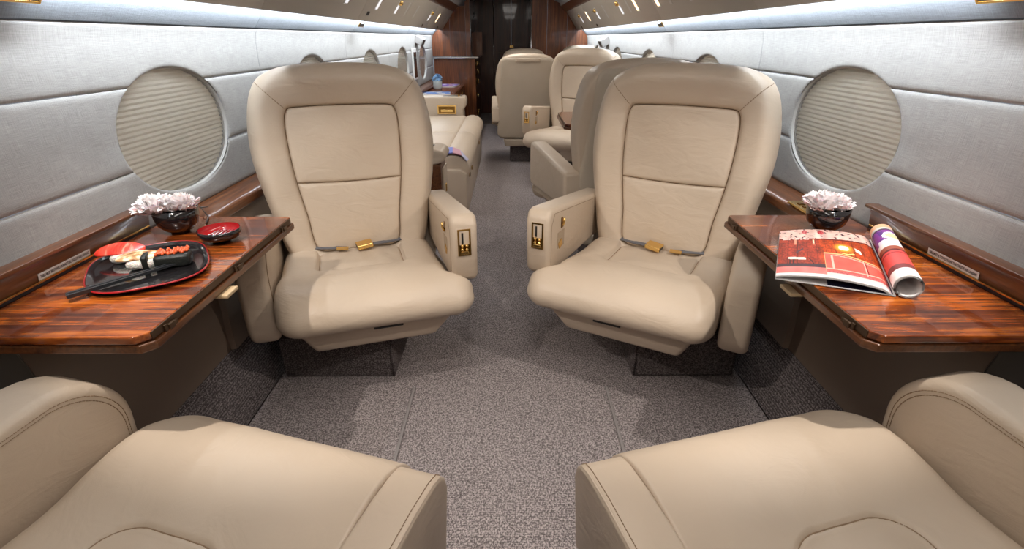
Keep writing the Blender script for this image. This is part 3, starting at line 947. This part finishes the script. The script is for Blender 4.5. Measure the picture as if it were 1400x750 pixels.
    if lowered:
        for ch in t.children:
            n_ = ch.name.split('.')[0]
            ch.location.y += {'backrest_frame': .07, 'headrest_panel': .07, 'lumbar_panel': .07, 'back_shell': .07, 'back_tab': .07, 'lower_back_panel': .07, 'backrest_seam': .07,
                              'seat_cushion': -.066, 'seat_center_panel': -.066, 'cushion_seam': -.066, 'panel_seam': .07}.get(n_, -.032)
            if n_ == 'outboard_armrest': ch.location.y += .007
            if n_ == 'armrest_seam' and min(v.co.x * mx for v in ch.data.vertices) < 0: ch.location.y += .007
    return t
def plate_vf(wd, ht, fr_, th):
    """rectangular ring frame in xz plane"""
    v = []; f = []
    a, b = wd / 2, ht / 2; c, d = a - fr_, b - fr_
    for y in (-th / 2, th / 2):
        v += [(-a, y, -b), (a, y, -b), (a, y, b), (-a, y, b), (-c, y, -d), (c, y, -d), (c, y, d), (-c, y, d)]
    for i in range(4):
        j = (i + 1) % 4
        f += [(i, j, j + 4, i + 4), (8 + j, 8 + i, 12 + i, 12 + j), (i, 8 + i, 8 + j, j), (4 + i, 4 + j, 12 + j, 12 + i)]
    return v, f
def lathe_knob(p, loc):
    bm = bmesh.new(); bmesh.ops.create_uvsphere(bm, u_segments=12, v_segments=8, radius=.006)
    return from_bm('dial', bm, GOLD, p, loc, True)

make_chair('cream leather swivel chair facing the camera beside the sushi table, left of the aisle', (-.62, 1.965), .31, 1, .18)
make_chair('cream leather swivel chair facing the camera beside the magazine table, right of the aisle', (.613, 1.933), -.506, -1, .18)
make_chair('nearest cream chair at bottom left, seat seen from above with aisle armrest lowered', (-.655, .325), PI - .294, -1, lowered=True, belt=False)
make_chair('nearest cream chair at bottom right, seat seen from above with aisle armrest lowered', (.65, .34), PI + .27, 1, lowered=True, belt=False)
make_chair('cream chair turned away right behind the near right chair, big armrest toward the aisle', (.610, 2.72), PI + .26, 1, .18, belt=False)
make_chair('cream chair facing the camera behind the small far wooden table on the right', (.65, 4.95), -.45, -1, .18)
make_chair('chair in the aisle seen from behind, flat taupe back shell with top tab', (.165, 5.50), PI + .03, 1, .19, stitched=False, belt=False, scale=(.90, 1, .955))
make_chair('farthest chair by the aisle, only its top showing above the taupe-backed chair', (.19, 7.35), 0, -1, stitched=False, belt=False, scale=(.9, 1, .965))
make_chair('farthest chair by the right wall, only its rounded top showing', (.98, 7.25), -.08, -1, stitched=False, belt=False)

# ------------------------------------------------------------------ tables
def table(label, s, x0, x1, y0, y1, chamf=.02, group=None, hinges=True, rnd=None):
    t = thing('folding_table', label, 'table', (s * (x0 + x1) / 2, (y0 + y1) / 2, .64), 0, group)
    hx, hy = (x1 - x0) / 2, (y1 - y0) / 2
    def leaf(nm_, z0, z1, dx, m):
        i = -s * (hx + dx)     # aisle side x
        o_ = s * hx
        poly = [(o_, -hy), (i + s * chamf, -hy), (i, -hy + chamf), (i, hy - chamf * .5), (i + s * chamf * .5, hy), (o_, hy)]
        return prism(nm_, poly, 'z', z0, z1, m, t, .003, 2, smooth=False)
    leaf('upper_leaf', .0225, .040, 0, TABLE)
    leaf('lower_leaf', .002, .0205, .008, WOODD)
    e = .0005
    i = -s * hx
    box('edge_banding', (i - s * .001, 0, .031), (.003, (hy - chamf) * 2, .017), BRONZE, t, .0005, 1)
    if hinges:
        for yy in (-hy + .075, .0, hy - .075):
            h = box('hinge', (i - s * .003, yy, .024), (.012, .020, .014), BRONZE, t, .0015)
            box('hinge_wing', (0, -.016, .001), (.007, .009, .018), BRONZE, h, .001); box('hinge_wing', (0, .016, -.002), (.007, .009, .014), BRONZE, h, .001)
        prism('pull_tab', [(i - s * .026, -.115), (i + s * .01, -.115), (i + s * .01, -.060), (i - s * .026, -.060)], 'z', -.008, .001, mat('cream_tab', (.6, .45, .27), .5) if 'cream_tab' not in bpy.data.materials else bpy.data.materials['cream_tab'], t, .002, 2, smooth=False)
        box('support_arm', (s * (hx - .13), 0, -.008), (.24, .05, .014), STEEL, t, .002)
    return t
table('glossy orange mahogany folding table with sushi and bowls along the left wall', -1, .703, 1.082, .842, 1.575)
table('glossy orange mahogany folding table with the open magazine along the right wall', 1, .703, 1.082, .842, 1.585)
table('small dark wooden table between two far chairs on the right', 1, .37, 1.08, 3.45, 4.15, chamf=.09, hinges=False)

# ------------------------------------------------------------------ things on the left table
ZT = .6805
def superell(a, b, n, e=3.0):
    r = []
    for k in range(n):
        A = 2 * PI * k / n; c, q = math.cos(A), math.sin(A)
        r.append((math.copysign(abs(c) ** (2 / e), c) * a, math.copysign(abs(q) ** (2 / e), q) * b))
    return r
pl = thing('sushi_plate', 'black lacquer plate with a red rim line under the sushi', 'plate', (-.892, 1.165, ZT), math.atan2(.27, -.17))
def ringmesh(name, levels, m, parent, cap=True, n=64, e=3.0):
    v = []; f = []
    for a, b, z in levels: v += [(x, y, z) for x, y in superell(a, b, n, e)]
    for r in range(len(levels) - 1):
        for i in range(n): j = (i + 1) % n; f.append((r * n + i, r * n + j, (r + 1) * n + j, (r + 1) * n + i))
    if cap: f.append(tuple((len(levels) - 1) * n + i for i in range(n))); f.append(tuple(range(n))[::-1])
    return raw(name, v, f, m, parent, None, True)
PA, PB = .152, .128
ringmesh('plate_body', [(PA * .86, PB * .86, .0), (PA * .93, PB * .93, .003), (PA, PB, .011), (PA, PB, .013), (PA - .004, PB - .004, .0125), (PA * .93, PB * .93, .0085), (PA * .86, PB * .86, .008)], LACQ, pl)
ringmesh('red_rim', [(PA + .0006, PB + .0006, .0105), (PA + .0006, PB + .0006, .0136), (PA - .0018, PB - .0018, .0138), (PA - .0018, PB - .0018, .0122)], REDL, pl, cap=False)
ZP = ZT + .0085
RICE = mat('rice', (.72, .68, .62), .5); P_(RICE).inputs['Subsurface Weight'].default_value = .2; P_(RICE).inputs['Subsurface Scale'].default_value = .004
vo = N(RICE, 'ShaderNodeTexVoronoi'); vo.inputs['Scale'].default_value = 260; L(RICE, coords(RICE, (1, 1, 1)), vo.inputs['Vector']); L(RICE, bump(RICE, vo.outputs['Distance'], 1, .002), P_(RICE).inputs['Normal'])
TUNA = mat('red_tuna', (.62, .035, .02), .3, coat=.3)
L(TUNA, ramp(TUNA, noise_n(TUNA, coords(TUNA, (110, 18, 18)), 1, 3, .5, .6), [(.38, (.52, .02, .012)), (.6, (.72, .07, .035)), (.72, (.85, .28, .2))]), P_(TUNA).inputs['Base Color'])
EEL = mat('grilled_eel', (.5, .25, .1), .3, coat=.4)
L(EEL, ramp(EEL, noise_n(EEL, coords(EEL, (60, 90, 60)), 1, 3), [(.35, (.28, .10, .03)), (.5, (.6, .36, .16)), (.62, (.85, .75, .55))]), P_(EEL).inputs['Base Color'])
NORI = mat('nori', (.008, .010, .008), .45)
L(NORI, bump(NORI, noise_n(NORI, coords(NORI, (1, 1, 1)), 220, 3), .8, .002), P_(NORI).inputs['Normal'])
ROE = mat('orange_roe', (.70, .11, .03), .15, coat=.8)
def blob(name, a, b, h, m, parent, loc=(0, 0, 0), rot=None, arch=0.0, e=2.6, lump=.0, flat=.0):
    """rounded loaf; length 2a along x, width 2b, height h, arched along x"""
    v = []; f = []; nu, nv = 28, 18
    for i in range(nv + 1):
        ph = PI * i / nv
        for k in range(nu):
            th = 2 * PI * k / nu
            c, q = math.cos(th), math.sin(th); sp, cp_ = math.sin(ph), math.cos(ph)
            x = math.copysign(abs(c) ** (2 / e), c) * a * sp ** (2 / e) if sp > 1e-6 else 0
            y = math.copysign(abs(q) ** (2 / e), q) * b * sp ** (2 / e) if sp > 1e-6 else 0
            z = h / 2 + math.copysign(abs(cp_) ** (2 / e), cp_) * h / 2
            z += arch * (1 - (x / a) ** 2)
            if lump: 
                d = noise.noise(Vector((x * 120, y * 120, z * 120))) * lump; x += d; y += d; z += d * .6
            v.append((x, y, z))
    for i in range(nv):
        for k in range(nu): k2 = (k + 1) % nu; f.append((i * nu + k, i * nu + k2, (i + 1) * nu + k2, (i + 1) * nu + k))
    o = raw(name, v, f, m, parent, loc, True)
    if rot: o.rotation_euler = rot
    return o
g_s = 'sushi pieces on the black plate'
n1 = thing('tuna_sushi', 'red tuna slice over a white rice block, leftmost on the plate', 'sushi', (-.968, 1.195, ZP), .30, g_s)
blob('rice_block', .036, .021, .026, RICE, n1, (.004, -.006, 0), lump=.002)
blob('fish_slice', .056, .026, .011, TUNA, n1, (-.012, .010, .019), (.28, 0, 0), arch=.008, e=2.3)
n2 = thing('eel_sushi', 'grilled eel on rice tied with a black nori band, middle of the plate', 'sushi', (-.898, 1.155, ZP), .35, g_s)
blob('rice_block', .036, .020, .025, RICE, n2, (0, -.004, 0), lump=.002)
blob('eel_slice', .050, .021, .009, EEL, n2, (-.008, .008, .020), (.22, 0, 0), arch=.006, e=2.3)
blob('nori_band', .0075, .027, .037, NORI, n2, (.008, .001, -.002), e=5)
n3 = thing('roe_sushi', 'black nori wrapped roll topped with orange roe, right side of the plate', 'sushi', (-.834, 1.172, ZP), .30, g_s)
blob('nori_wrap', .040, .026, .031, NORI, n3, e=5)
V = []; F = []
for k in range(90):
    bm = bmesh.new(); bmesh.ops.create_icosphere(bm, subdivisions=1, radius=.0042)
    ox, oy = random.uniform(-.036, .034), random.uniform(-.010, .022); oz = .031 + random.uniform(0, .005)
    o_ = len(V); V += [(p.co.x + ox, p.co.y + oy, p.co.z + oz) for p in bm.verts]
    bm.verts.index_update(); F += [tuple(p.index + o_ for p in q.verts) for q in bm.faces]; bm.free()
tag(raw('roe', V, F, ROE, n3, None, True), kind='stuff')
# chopsticks
CH = mat('black_chopstick_lacquer', (.02, .022, .026), .3, coat=.3)
for i, (p0, p1, lb) in enumerate([((-.9535, .982, ZT + .0145), (-.800, 1.176, ZT + .0185), 'black square chopstick on the near side of the pair across the plate'),
                              ((-.9605, .990, ZT + .0150), (-.8065, 1.181, ZT + .0190), 'black square chopstick on the far side of the pair across the plate')]):
    a, b = Vector(p0), Vector(p1); d = b - a; ln = d.length
    v = []
    for x, h in ((0, .0042), (ln, .0022)): v += [(x, -h, -h), (x, h, -h), (x, h, h), (x, -h, h)]
    bm = bmesh.new(); vs = [bm.verts.new(p) for p in v]
    for q in ((3, 2, 1, 0), (4, 5, 6, 7), (0, 1, 5, 4), (1, 2, 6, 5), (2, 3, 7, 6), (3, 0, 4, 7)): bm.faces.new([vs[j] for j in q])
    bevel_bm(bm, .0007, 2)
    o = from_bm('chopstick', bm, CH, None, a, False, d.to_track_quat('X', 'Z').to_euler()); tag(o, lb, 'chopstick', 'pair of chopsticks')

# bowls
def bowl(name, label, loc, R_, H_, inner):
    t = thing(name, label, 'bowl', loc)
    lathe('bowl_body', [(0, 0), (R_ * .42, 0), (R_ * .42, .006), (R_ * .62, .010), (R_ * .88, H_ * .36), (R_ * .98, H_ * .66), (R_, H_), (R_ - .0025, H_ + .0005)], LACQ, t, None, 48)
    lathe('bowl_lining', [(R_ - .0025, H_ + .0005), (R_ * .93, H_ * .70), (R_ * .80, H_ * .42), (R_ * .5, .014), (0, .012)], inner, t, None, 48)
    return t
PETAL = mat('pale_pink_petal', (.92, .78, .78), .6); P_(PETAL).inputs['Subsurface Weight'].default_value = .3; P_(PETAL).inputs['Subsurface Scale'].default_value = .01
PETAL2 = mat('white_pink_petal', (.93, .88, .88), .6)
def petal_mesh(seed, ln, wd, m):
    rnd = random.Random(seed); v = []; f = []; nu, nv = 8, 13
    for i in range(nu):
        t = i / (nu - 1); y = ln * t; wdt = wd * (.25 + .75 * math.sin(min(1, t * 1.15) * PI / 2))
        for j in range(nv):
            u = -1 + 2 * j / (nv - 1)
            zz = .35 * ln * t * t + math.sin(u * 7 + rnd.random() * 2) * .003 * t
            jag = (.004 if (j % 2) else -.002) * (t > .99)
            v.append((u * wdt, y + jag - abs(u) * .15 * ln * t, zz - (u * u) * .12 * wd))
    for i in range(nu - 1):
        for j in range(nv - 1): a = i * nv + j; f.append((a, a + 1, a + nv + 1, a + nv))
    me = bpy.data.meshes.new('petal'); me.from_pydata(v, [], f); me.materials.append(m); me.update()
    me.polygons.foreach_set('use_smooth', [True] * len(me.polygons))
    return me
PM = [petal_mesh(i, .034 + .004 * (i % 3), .016, PETAL if i % 2 else PETAL2) for i in range(5)]
def carnation(label, loc, R_, heads, seed):
    t = thing('carnation_flower', label, 'flower', loc)
    rnd = random.Random(seed)
    for (hx, hy, hz, k_) in heads:
        for ringi, (cnt, el, rr) in enumerate(((15, -.05, 1.0), (14, .30, .92), (12, .65, .82), (9, 1.0, .72), (6, 1.35, .6))):
            for i in range(cnt):
                A = 2 * PI * (i + rnd.random() * .6) / cnt
                o = bpy.data.objects.new('petal', rnd.choice(PM)); col.objects.link(o); o.parent = t
                e_ = el + rnd.uniform(-.15, .15)
                M = Matrix.Translation((hx, hy, hz)) @ Matrix.Rotation(A, 4, 'Z') @ Matrix.Rotation(e_, 4, 'X') @ Matrix.Rotation(rnd.uniform(-.4, .4), 4, 'Y') @ Matrix.Scale(rr * k_, 4)
                o.matrix_local = M
    tube('flower_stem', [(0, 0, -.045), (.004, 0, 0)], .003, mat('green_stem', (.1, .2, .05), .6) if 'green_stem' not in bpy.data.materials else bpy.data.materials['green_stem'], t)
bowl('flower_bowl', 'deep black lacquer bowl holding pale flowers on the left table', (-.973, 1.432, ZT), .060, .074, LACQ)
carnation('pale pink carnations filling the black bowl on the left table', (-.978, 1.420, ZT + .070), .06, [(-.036, -.008, .0, 1.5), (.030, .004, .004, 1.4)], 3)
b2 = bowl('red_lined_bowl', 'small black bowl with red lining and folded slips, left table', (-.815, 1.358, ZT), .056, .036, REDL)
for k in range(5):
    a = random.uniform(-1, 1)
    tube('glass_stick', [(-.028 + k * .012, -.018, .020), (-.012 + k * .010, .022, .024)], .0018, CHROME, b2)
bowl('flower_bowl', 'deep black lacquer bowl holding a pale flower on the right table', (.935, 1.440, ZT), .058, .072, LACQ)
carnation('pale carnation in the black bowl on the right table', (.930, 1.435, ZT + .068), .06, [(-.020, 0, .002, 1.5), (.016, .0, .002, 1.25)], 8)
# black cable behind the bowl on the left rail
tag(tube('charging_cable', [(-.935, 1.50, ZT + .002), (-.96, 1.56, .684), (-1.0, 1.60, .70), (-1.03, 1.64, .69), (-1.04, 1.70, .673)], .002, BLACKP), 'thin black cable curling behind the flower bowl onto the left rail', 'cable')

# ------------------------------------------------------------------ magazine on the right table
def cattr_mat(name):
    m = mat(name, (1, 1, 1), .5, spec=.3)
    a = N(m, 'ShaderNodeAttribute'); a.attribute_name = 'print'; L(m, a.outputs['Color'], P_(m).inputs['Base Color']); return m
PRINT = cattr_mat('printed_page'); PAPER = mat('paper', (.78, .77, .76), .6)
def srgb(c): return tuple((x / 255) ** 2.2 for x in c)
def page_left(u, v):   # u 0..1 left->spine, v 0 near..1 far
    nz = noise.noise(Vector((u * 14, v * 9, 1))); fine = noise.noise(Vector((u * 60, v * 40, 8)))
    top = .79 - .02 * math.sin(u * 5)
    def sh(c, k): return tuple(max(0, min(255, int(x * k))) for x in c)
    if v > top:
        c = sh((226, 184, 170), 1 + nz * .18)
        q = noise.noise(Vector((u * 22 + v * 12, v * 30 - u * 14, 4)))
        if q > .34: c = (70, 38, 46)
        if math.hypot((u - .26) * 1.6, v - .93) < .045 or math.hypot((u - .43) * 1.5, v - .92) < .05: c = (165, 40, 48) if fine > -.1 else (200, 110, 110)
        return c
    if v > top - .03: 
        return (228, 214, 205) if .04 < u < .30 and abs(u - .125) > .012 and fine > -.25 else (105, 40, 28)
    if v < .045: return (236, 226, 224)
    sofa = .47 - .10 * sstep(.55, 1, u)
    if u > .43 and v < sofa:
        if v > sofa - .022 or u < .435: return (240, 178, 120)
        if v < .13: return sh((186, 92, 92), 1 + fine * .3) if v > .09 else (226, 190, 188)
        if (abs(u - .50) < .010 and .17 < v < sofa - .05) or abs(u - .79) < .007 or abs(v - .165) < .008 or (abs(v - sofa + .05) < .007 and u > .5): return (238, 176, 160)
        if abs(u - .803) < .005: return (130, 40, 40)
        return sh((212, 92, 80), 1 + nz * .10)
    if v < .16: return sh((214, 118, 112), 1 + nz * .15)
    if v < .225: return (66, 52, 58)
    c = sh((150, 56, 34), 1 + nz * .25 + fine * .35)
    if u > .40: c = sh((172, 66, 26), 1 + nz * .3 + fine * .3)
    if (u * 11) % 1 < .08: c = sh(c, .72)
    if (v * 9) % 1 < .07: c = sh(c, .80)
    for px_ in (.165, .345):
        if abs(u - px_) < .008 and v > .62: c = (230, 150, 120)
    if abs(u - .345) < .006 and v > .66: c = (250, 235, 190)
    d = math.hypot((u - .635) * 1.9, (v - .60) * 2.0)
    if d < .10: return (250, 244, 210)
    if d < .22: k = (d - .10) / .12; return tuple(int(a * (1 - k) + b * k) for a, b in zip((240, 180, 60), c))
    if abs((v - .60) + (u - .75) * .9) < .035 and .70 < u < .80: return (246, 240, 225)
    if math.hypot((u - .66) * 1.0, (v - .50) * 2.4) < .07: return (240, 205, 120)
    if .10 < u < .26 and abs(v - .335 + .1 * (u - .1)) < .022: return (238, 226, 214)
    if (abs(u - .115) < .006 or abs(u - .145) < .006 or abs(u - .30 - .4 * (.3 - v)) < .005) and .10 < v < .33: return (36, 28, 32)
    if abs((v - .48) - (u - .20) * 1.3) < .02 and .17 < u < .24: return (84, 60, 66)
    return c
def page_right(u, v):  # u 0..1 across the roll
    if v > .93: return (228, 170, 130)
    if v > .86: return (200, 196, 190) if v > .89 else (70, 50, 60)
    if v > .60:
        d = math.hypot((u - .45) * 1.0, (v - .74) * 1.8)
        if d < .10: return (222, 205, 150)
        if d < .15: return (235, 225, 225)
        if v < .66 and abs(u - .45) < .25: return (225, 215, 225)
        return (130, 60, 140) if noise.noise(Vector((u * 8, v * 10, 3))) > -.1 else (90, 40, 120)
    if v > .53: return (232, 222, 215)
    if v > .46: return (150, 80, 60)
    if v > .44: return (90, 30, 30)
    if v > .20: return (212, 78, 74) if not abs(v - .40) < .012 else (150, 40, 40)
    if v > .13: return (120, 60, 60)
    return (238, 234, 230)
def page_surface(name, fn_pos, painter, nu, nv, parent, th=.0005):
    v = []; f = []
    for j in range(nv + 1):
        for i in range(nu + 1): v.append(fn_pos(i / nu, j / nv))
    for j in range(nv):
        for i in range(nu): a = j * (nu + 1) + i; f.append((a, a + 1, a + nu + 2, a + nu + 1))
    o = raw(name, v, f, PRINT, parent, None, True)
    at = o.data.color_attributes.new('print', 'FLOAT_COLOR', 'CORNER')
    k = 0; buf = []
    for j in range(nv):
        for i in range(nu):
            c = srgb(painter((i + .5) / nu, (j + .5) / nv)); buf += [*c, 1] * 4
    at.data.foreach_set('color', buf)
    return o
ML = Vector((.80, 1.22, 0))
mg = thing('open_magazine', 'open magazine with a red room picture and its right half rolled, on the right table', 'magazine', (ML.x, ML.y, ZT))
nearL, farL = Vector((.628, 1.095)), Vector((.783, 1.398)); nearS, farS = Vector((.852, 1.004)), Vector((1.016, 1.345))
def base_pt(u, v):
    a = nearL.lerp(farL, v); b = nearS.lerp(farS, v); return a.lerp(b, u)
def hL(u, lift=0):  # arched page block
    return .010 + .016 * math.sin(min(1, u * 1.02) * PI) ** .8 * (1 if u < 1 else 0) * .9 + lift - (.008 * sstep(.88, 1, u))
def posL(u, v):
    p = base_pt(u, v); return (p.x - ML.x, p.y - ML.y, hL(u) + .0012 * math.sin(v * 3) * u)
page_surface('left_page', posL, page_left, 200, 130, mg)
# page block below: layered sheets with visible edges
NS = 7
for k in range(NS):
    def posk(u, v, k=k):
        p = base_pt(u * .998 + .001 * random.random(), v * (1 - .0) + (-.002 - .0012 * (k % 3)) * (1 - 2 * v)); fr = (k + 1) / NS
        top = hL(u) - .0006
        if k >= NS - 3: z = max(.0010, (NS - k) * .0012)
        else: z = top - k * .0014
        return (p.x - ML.x, p.y - ML.y, max(.0008, z))
    v = []; f = []; nu = 40
    for vv in (0, 1):
        for i in range(nu + 1): v.append(posk(i / nu, vv))
    for i in range(nu): f.append((i, i + 1, nu + 2 + i, nu + 1 + i))
    o = raw('page_sheet', v, f, PAPER, mg, None, True)
# cover sheet, dark inside
o = raw('dark_inner_page', [(base_pt(u, vv).x - ML.x, base_pt(u, vv).y - ML.y, .0045) for vv in (.004, .98) for u in (.45, .98)], [(0, 1, 3, 2)], mat('navy_page', (.01, .012, .04), .5), mg)
# rolled right half
ax = (farS - nearS); axn = ax.normalized(); perp = Vector((axn.y, -axn.x))   # toward +x
RR = .0275
def posR(u, v, r=RR):
    # from spine valley rising over the roll and curling underneath and inside
    base = nearS.lerp(farS, v); A = PI * 1.30 - u * 2 * PI * .97
    k = 1 - .06 * v
    cx = r * .62
    return (base.x + perp.x * (cx + r * k * math.cos(A)) - ML.x, base.y + perp.y * (cx + r * k * math.cos(A)) - ML.y, .0285 + r * k * .98 * math.sin(A))
page_surface('rolled_page', posR, page_right, 60, 110, mg)
for k in range(4):
    rr = RR - .0011 * (k + 1)
    v = []; f = []; nu = 48
    for vv in (-.004 * (k % 2), 1):
        for i in range(nu + 1):
            u = i / nu; q = posR(u, vv, RR); c0 = nearS.lerp(farS, vv); cx_ = c0.x + perp.x * RR * .62 - ML.x; cy_ = c0.y + perp.y * RR * .62 - ML.y
            s_ = rr / RR; v.append((cx_ + (q[0] - cx_) * s_, cy_ + (q[1] - cy_) * s_, .0285 + (q[2] - .0285) * s_))
    for i in range(nu): f.append((i, i + 1, nu + 2 + i, nu + 1 + i))
    raw('rolled_sheet', v, f, PAPER, mg, None, True)
# ------------------------------------------------------------------ divan, armrests, credenza on the left
dv = thing('leather_divan', 'long cream leather divan along the left wall', 'sofa', (-.65, 3.15, 0))
def soft(name, c, s, m, parent, r=.04, seg=5): return box(name, c, s, m, parent, r, seg, smooth=True)
# local coordinates: y 0..2.45
prism('base_panel', [(.335, .0), (.345, .33), (.30, .36), (-.36, .36), (-.36, 0)], 'y', .42, 2.57, LEATHER, dv, .01, 3)
for y0_, y1_ in ((.46, 1.50), (1.505, 2.54)):
    prism('seat_cushion', [(-.36, .34), (.19, .33), (.19, .45), (-.36, .44)], 'y', y0_, y1_, LEATHER, dv, .03, 5)
    # rounded bolster along the front edge
    pr = [(.175 + .075 + .115 * math.cos(a), .355 + .100 * math.sin(a)) for a in [2 * PI * i / 22 for i in range(22)]]
    prism('front_bolster', pr, 'y', y0_, y1_, LEATHER, dv, .012, 3)
soft('backrest', (-.37, 1.5, .56), (.08, 2.08, .34), LEATHER, dv)
for y_ in (.62, .85, 1.9): box('gold_latch', (.352, y_, .28), (.008, .05, .03), GOLD, dv, .004)
tag(dv)
fa = thing('divan_end_console', 'cream armrest console with gold panel at the far end of the divan', 'armrest', (-.72, 5.76, 0))
prism('console_body', [(-.36, .02), (.20, .02), (.215, .40), (.215, .50), (.245, .53), (.25, .60), (.235, .63), (-.36, .63)], 'y', .0, .22, LEATHER, fa, .015, 4)
g = raw('gold_panel', *plate_vf(.20, .09, .012, .006), GOLD, fa, (.04, -.005, .50))
box('gold_panel_back', (0, .002, 0), (.18, .004, .07), GOLDD, g, 0)
box('panel_controls', (0, -.003, -.012), (.13, .006, .025), GOLD, g, .002)
box('top_slot', (.1, .10, .632), (.20, .04, .004), BLACKP, fa, 0)
box('gold_catch', (.17, .06, .64), (.02, .03, .02), GOLD, fa, .004)
na = thing('divan_near_console', 'dark wood cabinet with a cream padded armrest top behind the near left chair', 'armrest', (-.68, 3.02, 0))
box('wood_body', (.0, .10, .26), (.54, .22, .52), WOODD, na, .006)
box('cream_side', (.276, .125, .25), (.012, .16, .48), LEATHER, na, .004)
prism('arm_pad', [(-.30, .52), (.24, .52), (.288, .535), (.305, .565), (.288, .60), (.24, .612), (-.30, .612)], 'y', -.01, .22, LEATHER, na, .02, 5)
box('pad_slot', (.20, .12, .6135), (.05, .02, .003), BLACKP, na, 0)
box('gold_catch', (.284, .1, .36), (.01, .025, .05), GOLD, na, .003)
# folded newspaper / magazine hanging over the divan edge
sb = raw('folded_magazine', [(-.58, 3.62, .462), (-.40, 3.60, .476), (-.335, 3.585, .462), (-.298, 3.57, .425), (-.56, 3.80, .462), (-.42, 3.80, .476), (-.36, 3.74, .466), (-.29, 3.62, .425)], [(0, 1, 5, 4), (1, 2, 6, 5), (2, 3, 7, 6)], cattr_mat('divan_magazine_print'), None)
at = sb.data.color_attributes.new('print', 'FLOAT_COLOR', 'CORNER'); buf = []
for c in ((120, 130, 200), (200, 150, 165), (190, 190, 220)):
    buf += [*srgb(c), 1] * 4
at.data.foreach_set('color', buf)
so = sb.modifiers.new('thickness', 'SOLIDIFY'); so.thickness = .006
tag(sb, 'folded bluish magazine draped over the front edge of the divan', 'magazine')

cr = thing('credenza', 'low cabinet with glossy red wood top beyond the divan on the left', 'cabinet', (-.87, 6.95, 0))
box('cabinet_body', (-.005, 0, .295), (.43, 1.9, .59), BULK, cr, .006)
box('cabinet_top', (.0, 0, .603), (.455, 1.94, .024), TABLE, cr, .006, 3)
for y_ in (-.7, -.3, .1, .5): box('drawer_pull', (.213, y_, .5), (.014, .03, .05), GOLD, cr, .004)
for y_ in (-.5, 0, .5): box('drawer_gap', (.211, y_, .3), (.002, .006, .56), BLACKP, cr, 0)
def small_mag(label, x, y, rz, cols, sx=.23, sy=.3):
    v = [(-sx / 2, -sy / 2, .006), (0, -sy / 2, .008), (sx / 2, -sy / 2, .006), (-sx / 2, sy / 2, .006), (0, sy / 2, .008), (sx / 2, sy / 2, .006)]
    t = thing('magazine', label, 'magazine', (x, y, .6155), rz, 'magazines on the red cabinet')
    nu, nv = 24, 16; n = 0
    def pos(u, q): return ((u - .5) * sx, (q - .5) * sy, .0085)
    page_surface('cover', pos, lambda u, q: cols[int((noise.noise(Vector((u * 4, q * 4, x * 9))) + 1) * 1.5) % len(cols)], nu, nv, t)
    box('page_block', (0, 0, .004), (sx, sy, .008), PAPER, t, .0005)
small_mag('blue covered magazine lying nearest the divan on the red cabinet top', -.86, 6.25, .1, [(70, 110, 170), (60, 90, 150), (200, 190, 170)], .34, .3)
small_mag('white and violet magazine behind the blue flowers', -.84, 7.35, -.1, [(220, 215, 225), (120, 90, 170), (200, 150, 140)], .26, .4)
va = thing('flower_vase', 'small grey glass vase holding blue flowers on the red cabinet', 'vase', (-.905, 6.82, .6155))
lathe('vase_body', [(0, 0), (.045, 0), (.055, .02), (.058, .09), (.054, .10), (.050, .10), (.050, .01), (0, .01)], mat('vase_glass', (.45, .5, .5), .15), va, None, 28)
bf = thing('blue_flowers', 'bunch of pale blue flowers in the grey vase', 'flower', (-.905, 6.82, .72))
PB_ = petal_mesh(77, .03, .016, mat('pale_blue_petal', (.28, .48, .72), .6))
for k in range(90):
    d = Vector((random.gauss(0, 1), random.gauss(0, 1), abs(random.gauss(0, 1)))).normalized()
    o = bpy.data.objects.new('petal', PB_); col.objects.link(o); o.parent = bf
    o.matrix_local = Matrix.Translation(d * random.uniform(.025, .055) + Vector((0, 0, .01))) @ d.to_track_quat('Z', 'Y').to_matrix().to_4x4() @ Matrix.Rotation(random.random() * 6, 4, 'Z') @ Matrix.Scale(.95, 4)
tube('flower_stem', [(0, 0, -.09), (0, 0, .03)], .01, bpy.data.materials['green_stem'], bf)
# headset lying in each pocket
for s in (-1, 1):
    pts = [(s * 1.0, .70 + .045 * math.cos(a), .575 + .05 * math.sin(a)) for a in [PI * .9 * i / 14 for i in range(15)]]
    h = thing('headset', 'black headset with a pale band in the dark pocket under the %s table' % ('left' if s < 0 else 'right'), 'headset', (s * 1.012, .70, .575))
    tube('headband', [(p[0] - s * 1.0, p[1] - .70, p[2] - .575) for p in pts], .006, GREYP, h)
    for q in (-1, 1): lathe('ear_cup', [(0, -.012), (.024, -.012), (.028, 0), (.024, .012), (0, .012)], BLACKP, h, (0, q * .045, -.01), 20)
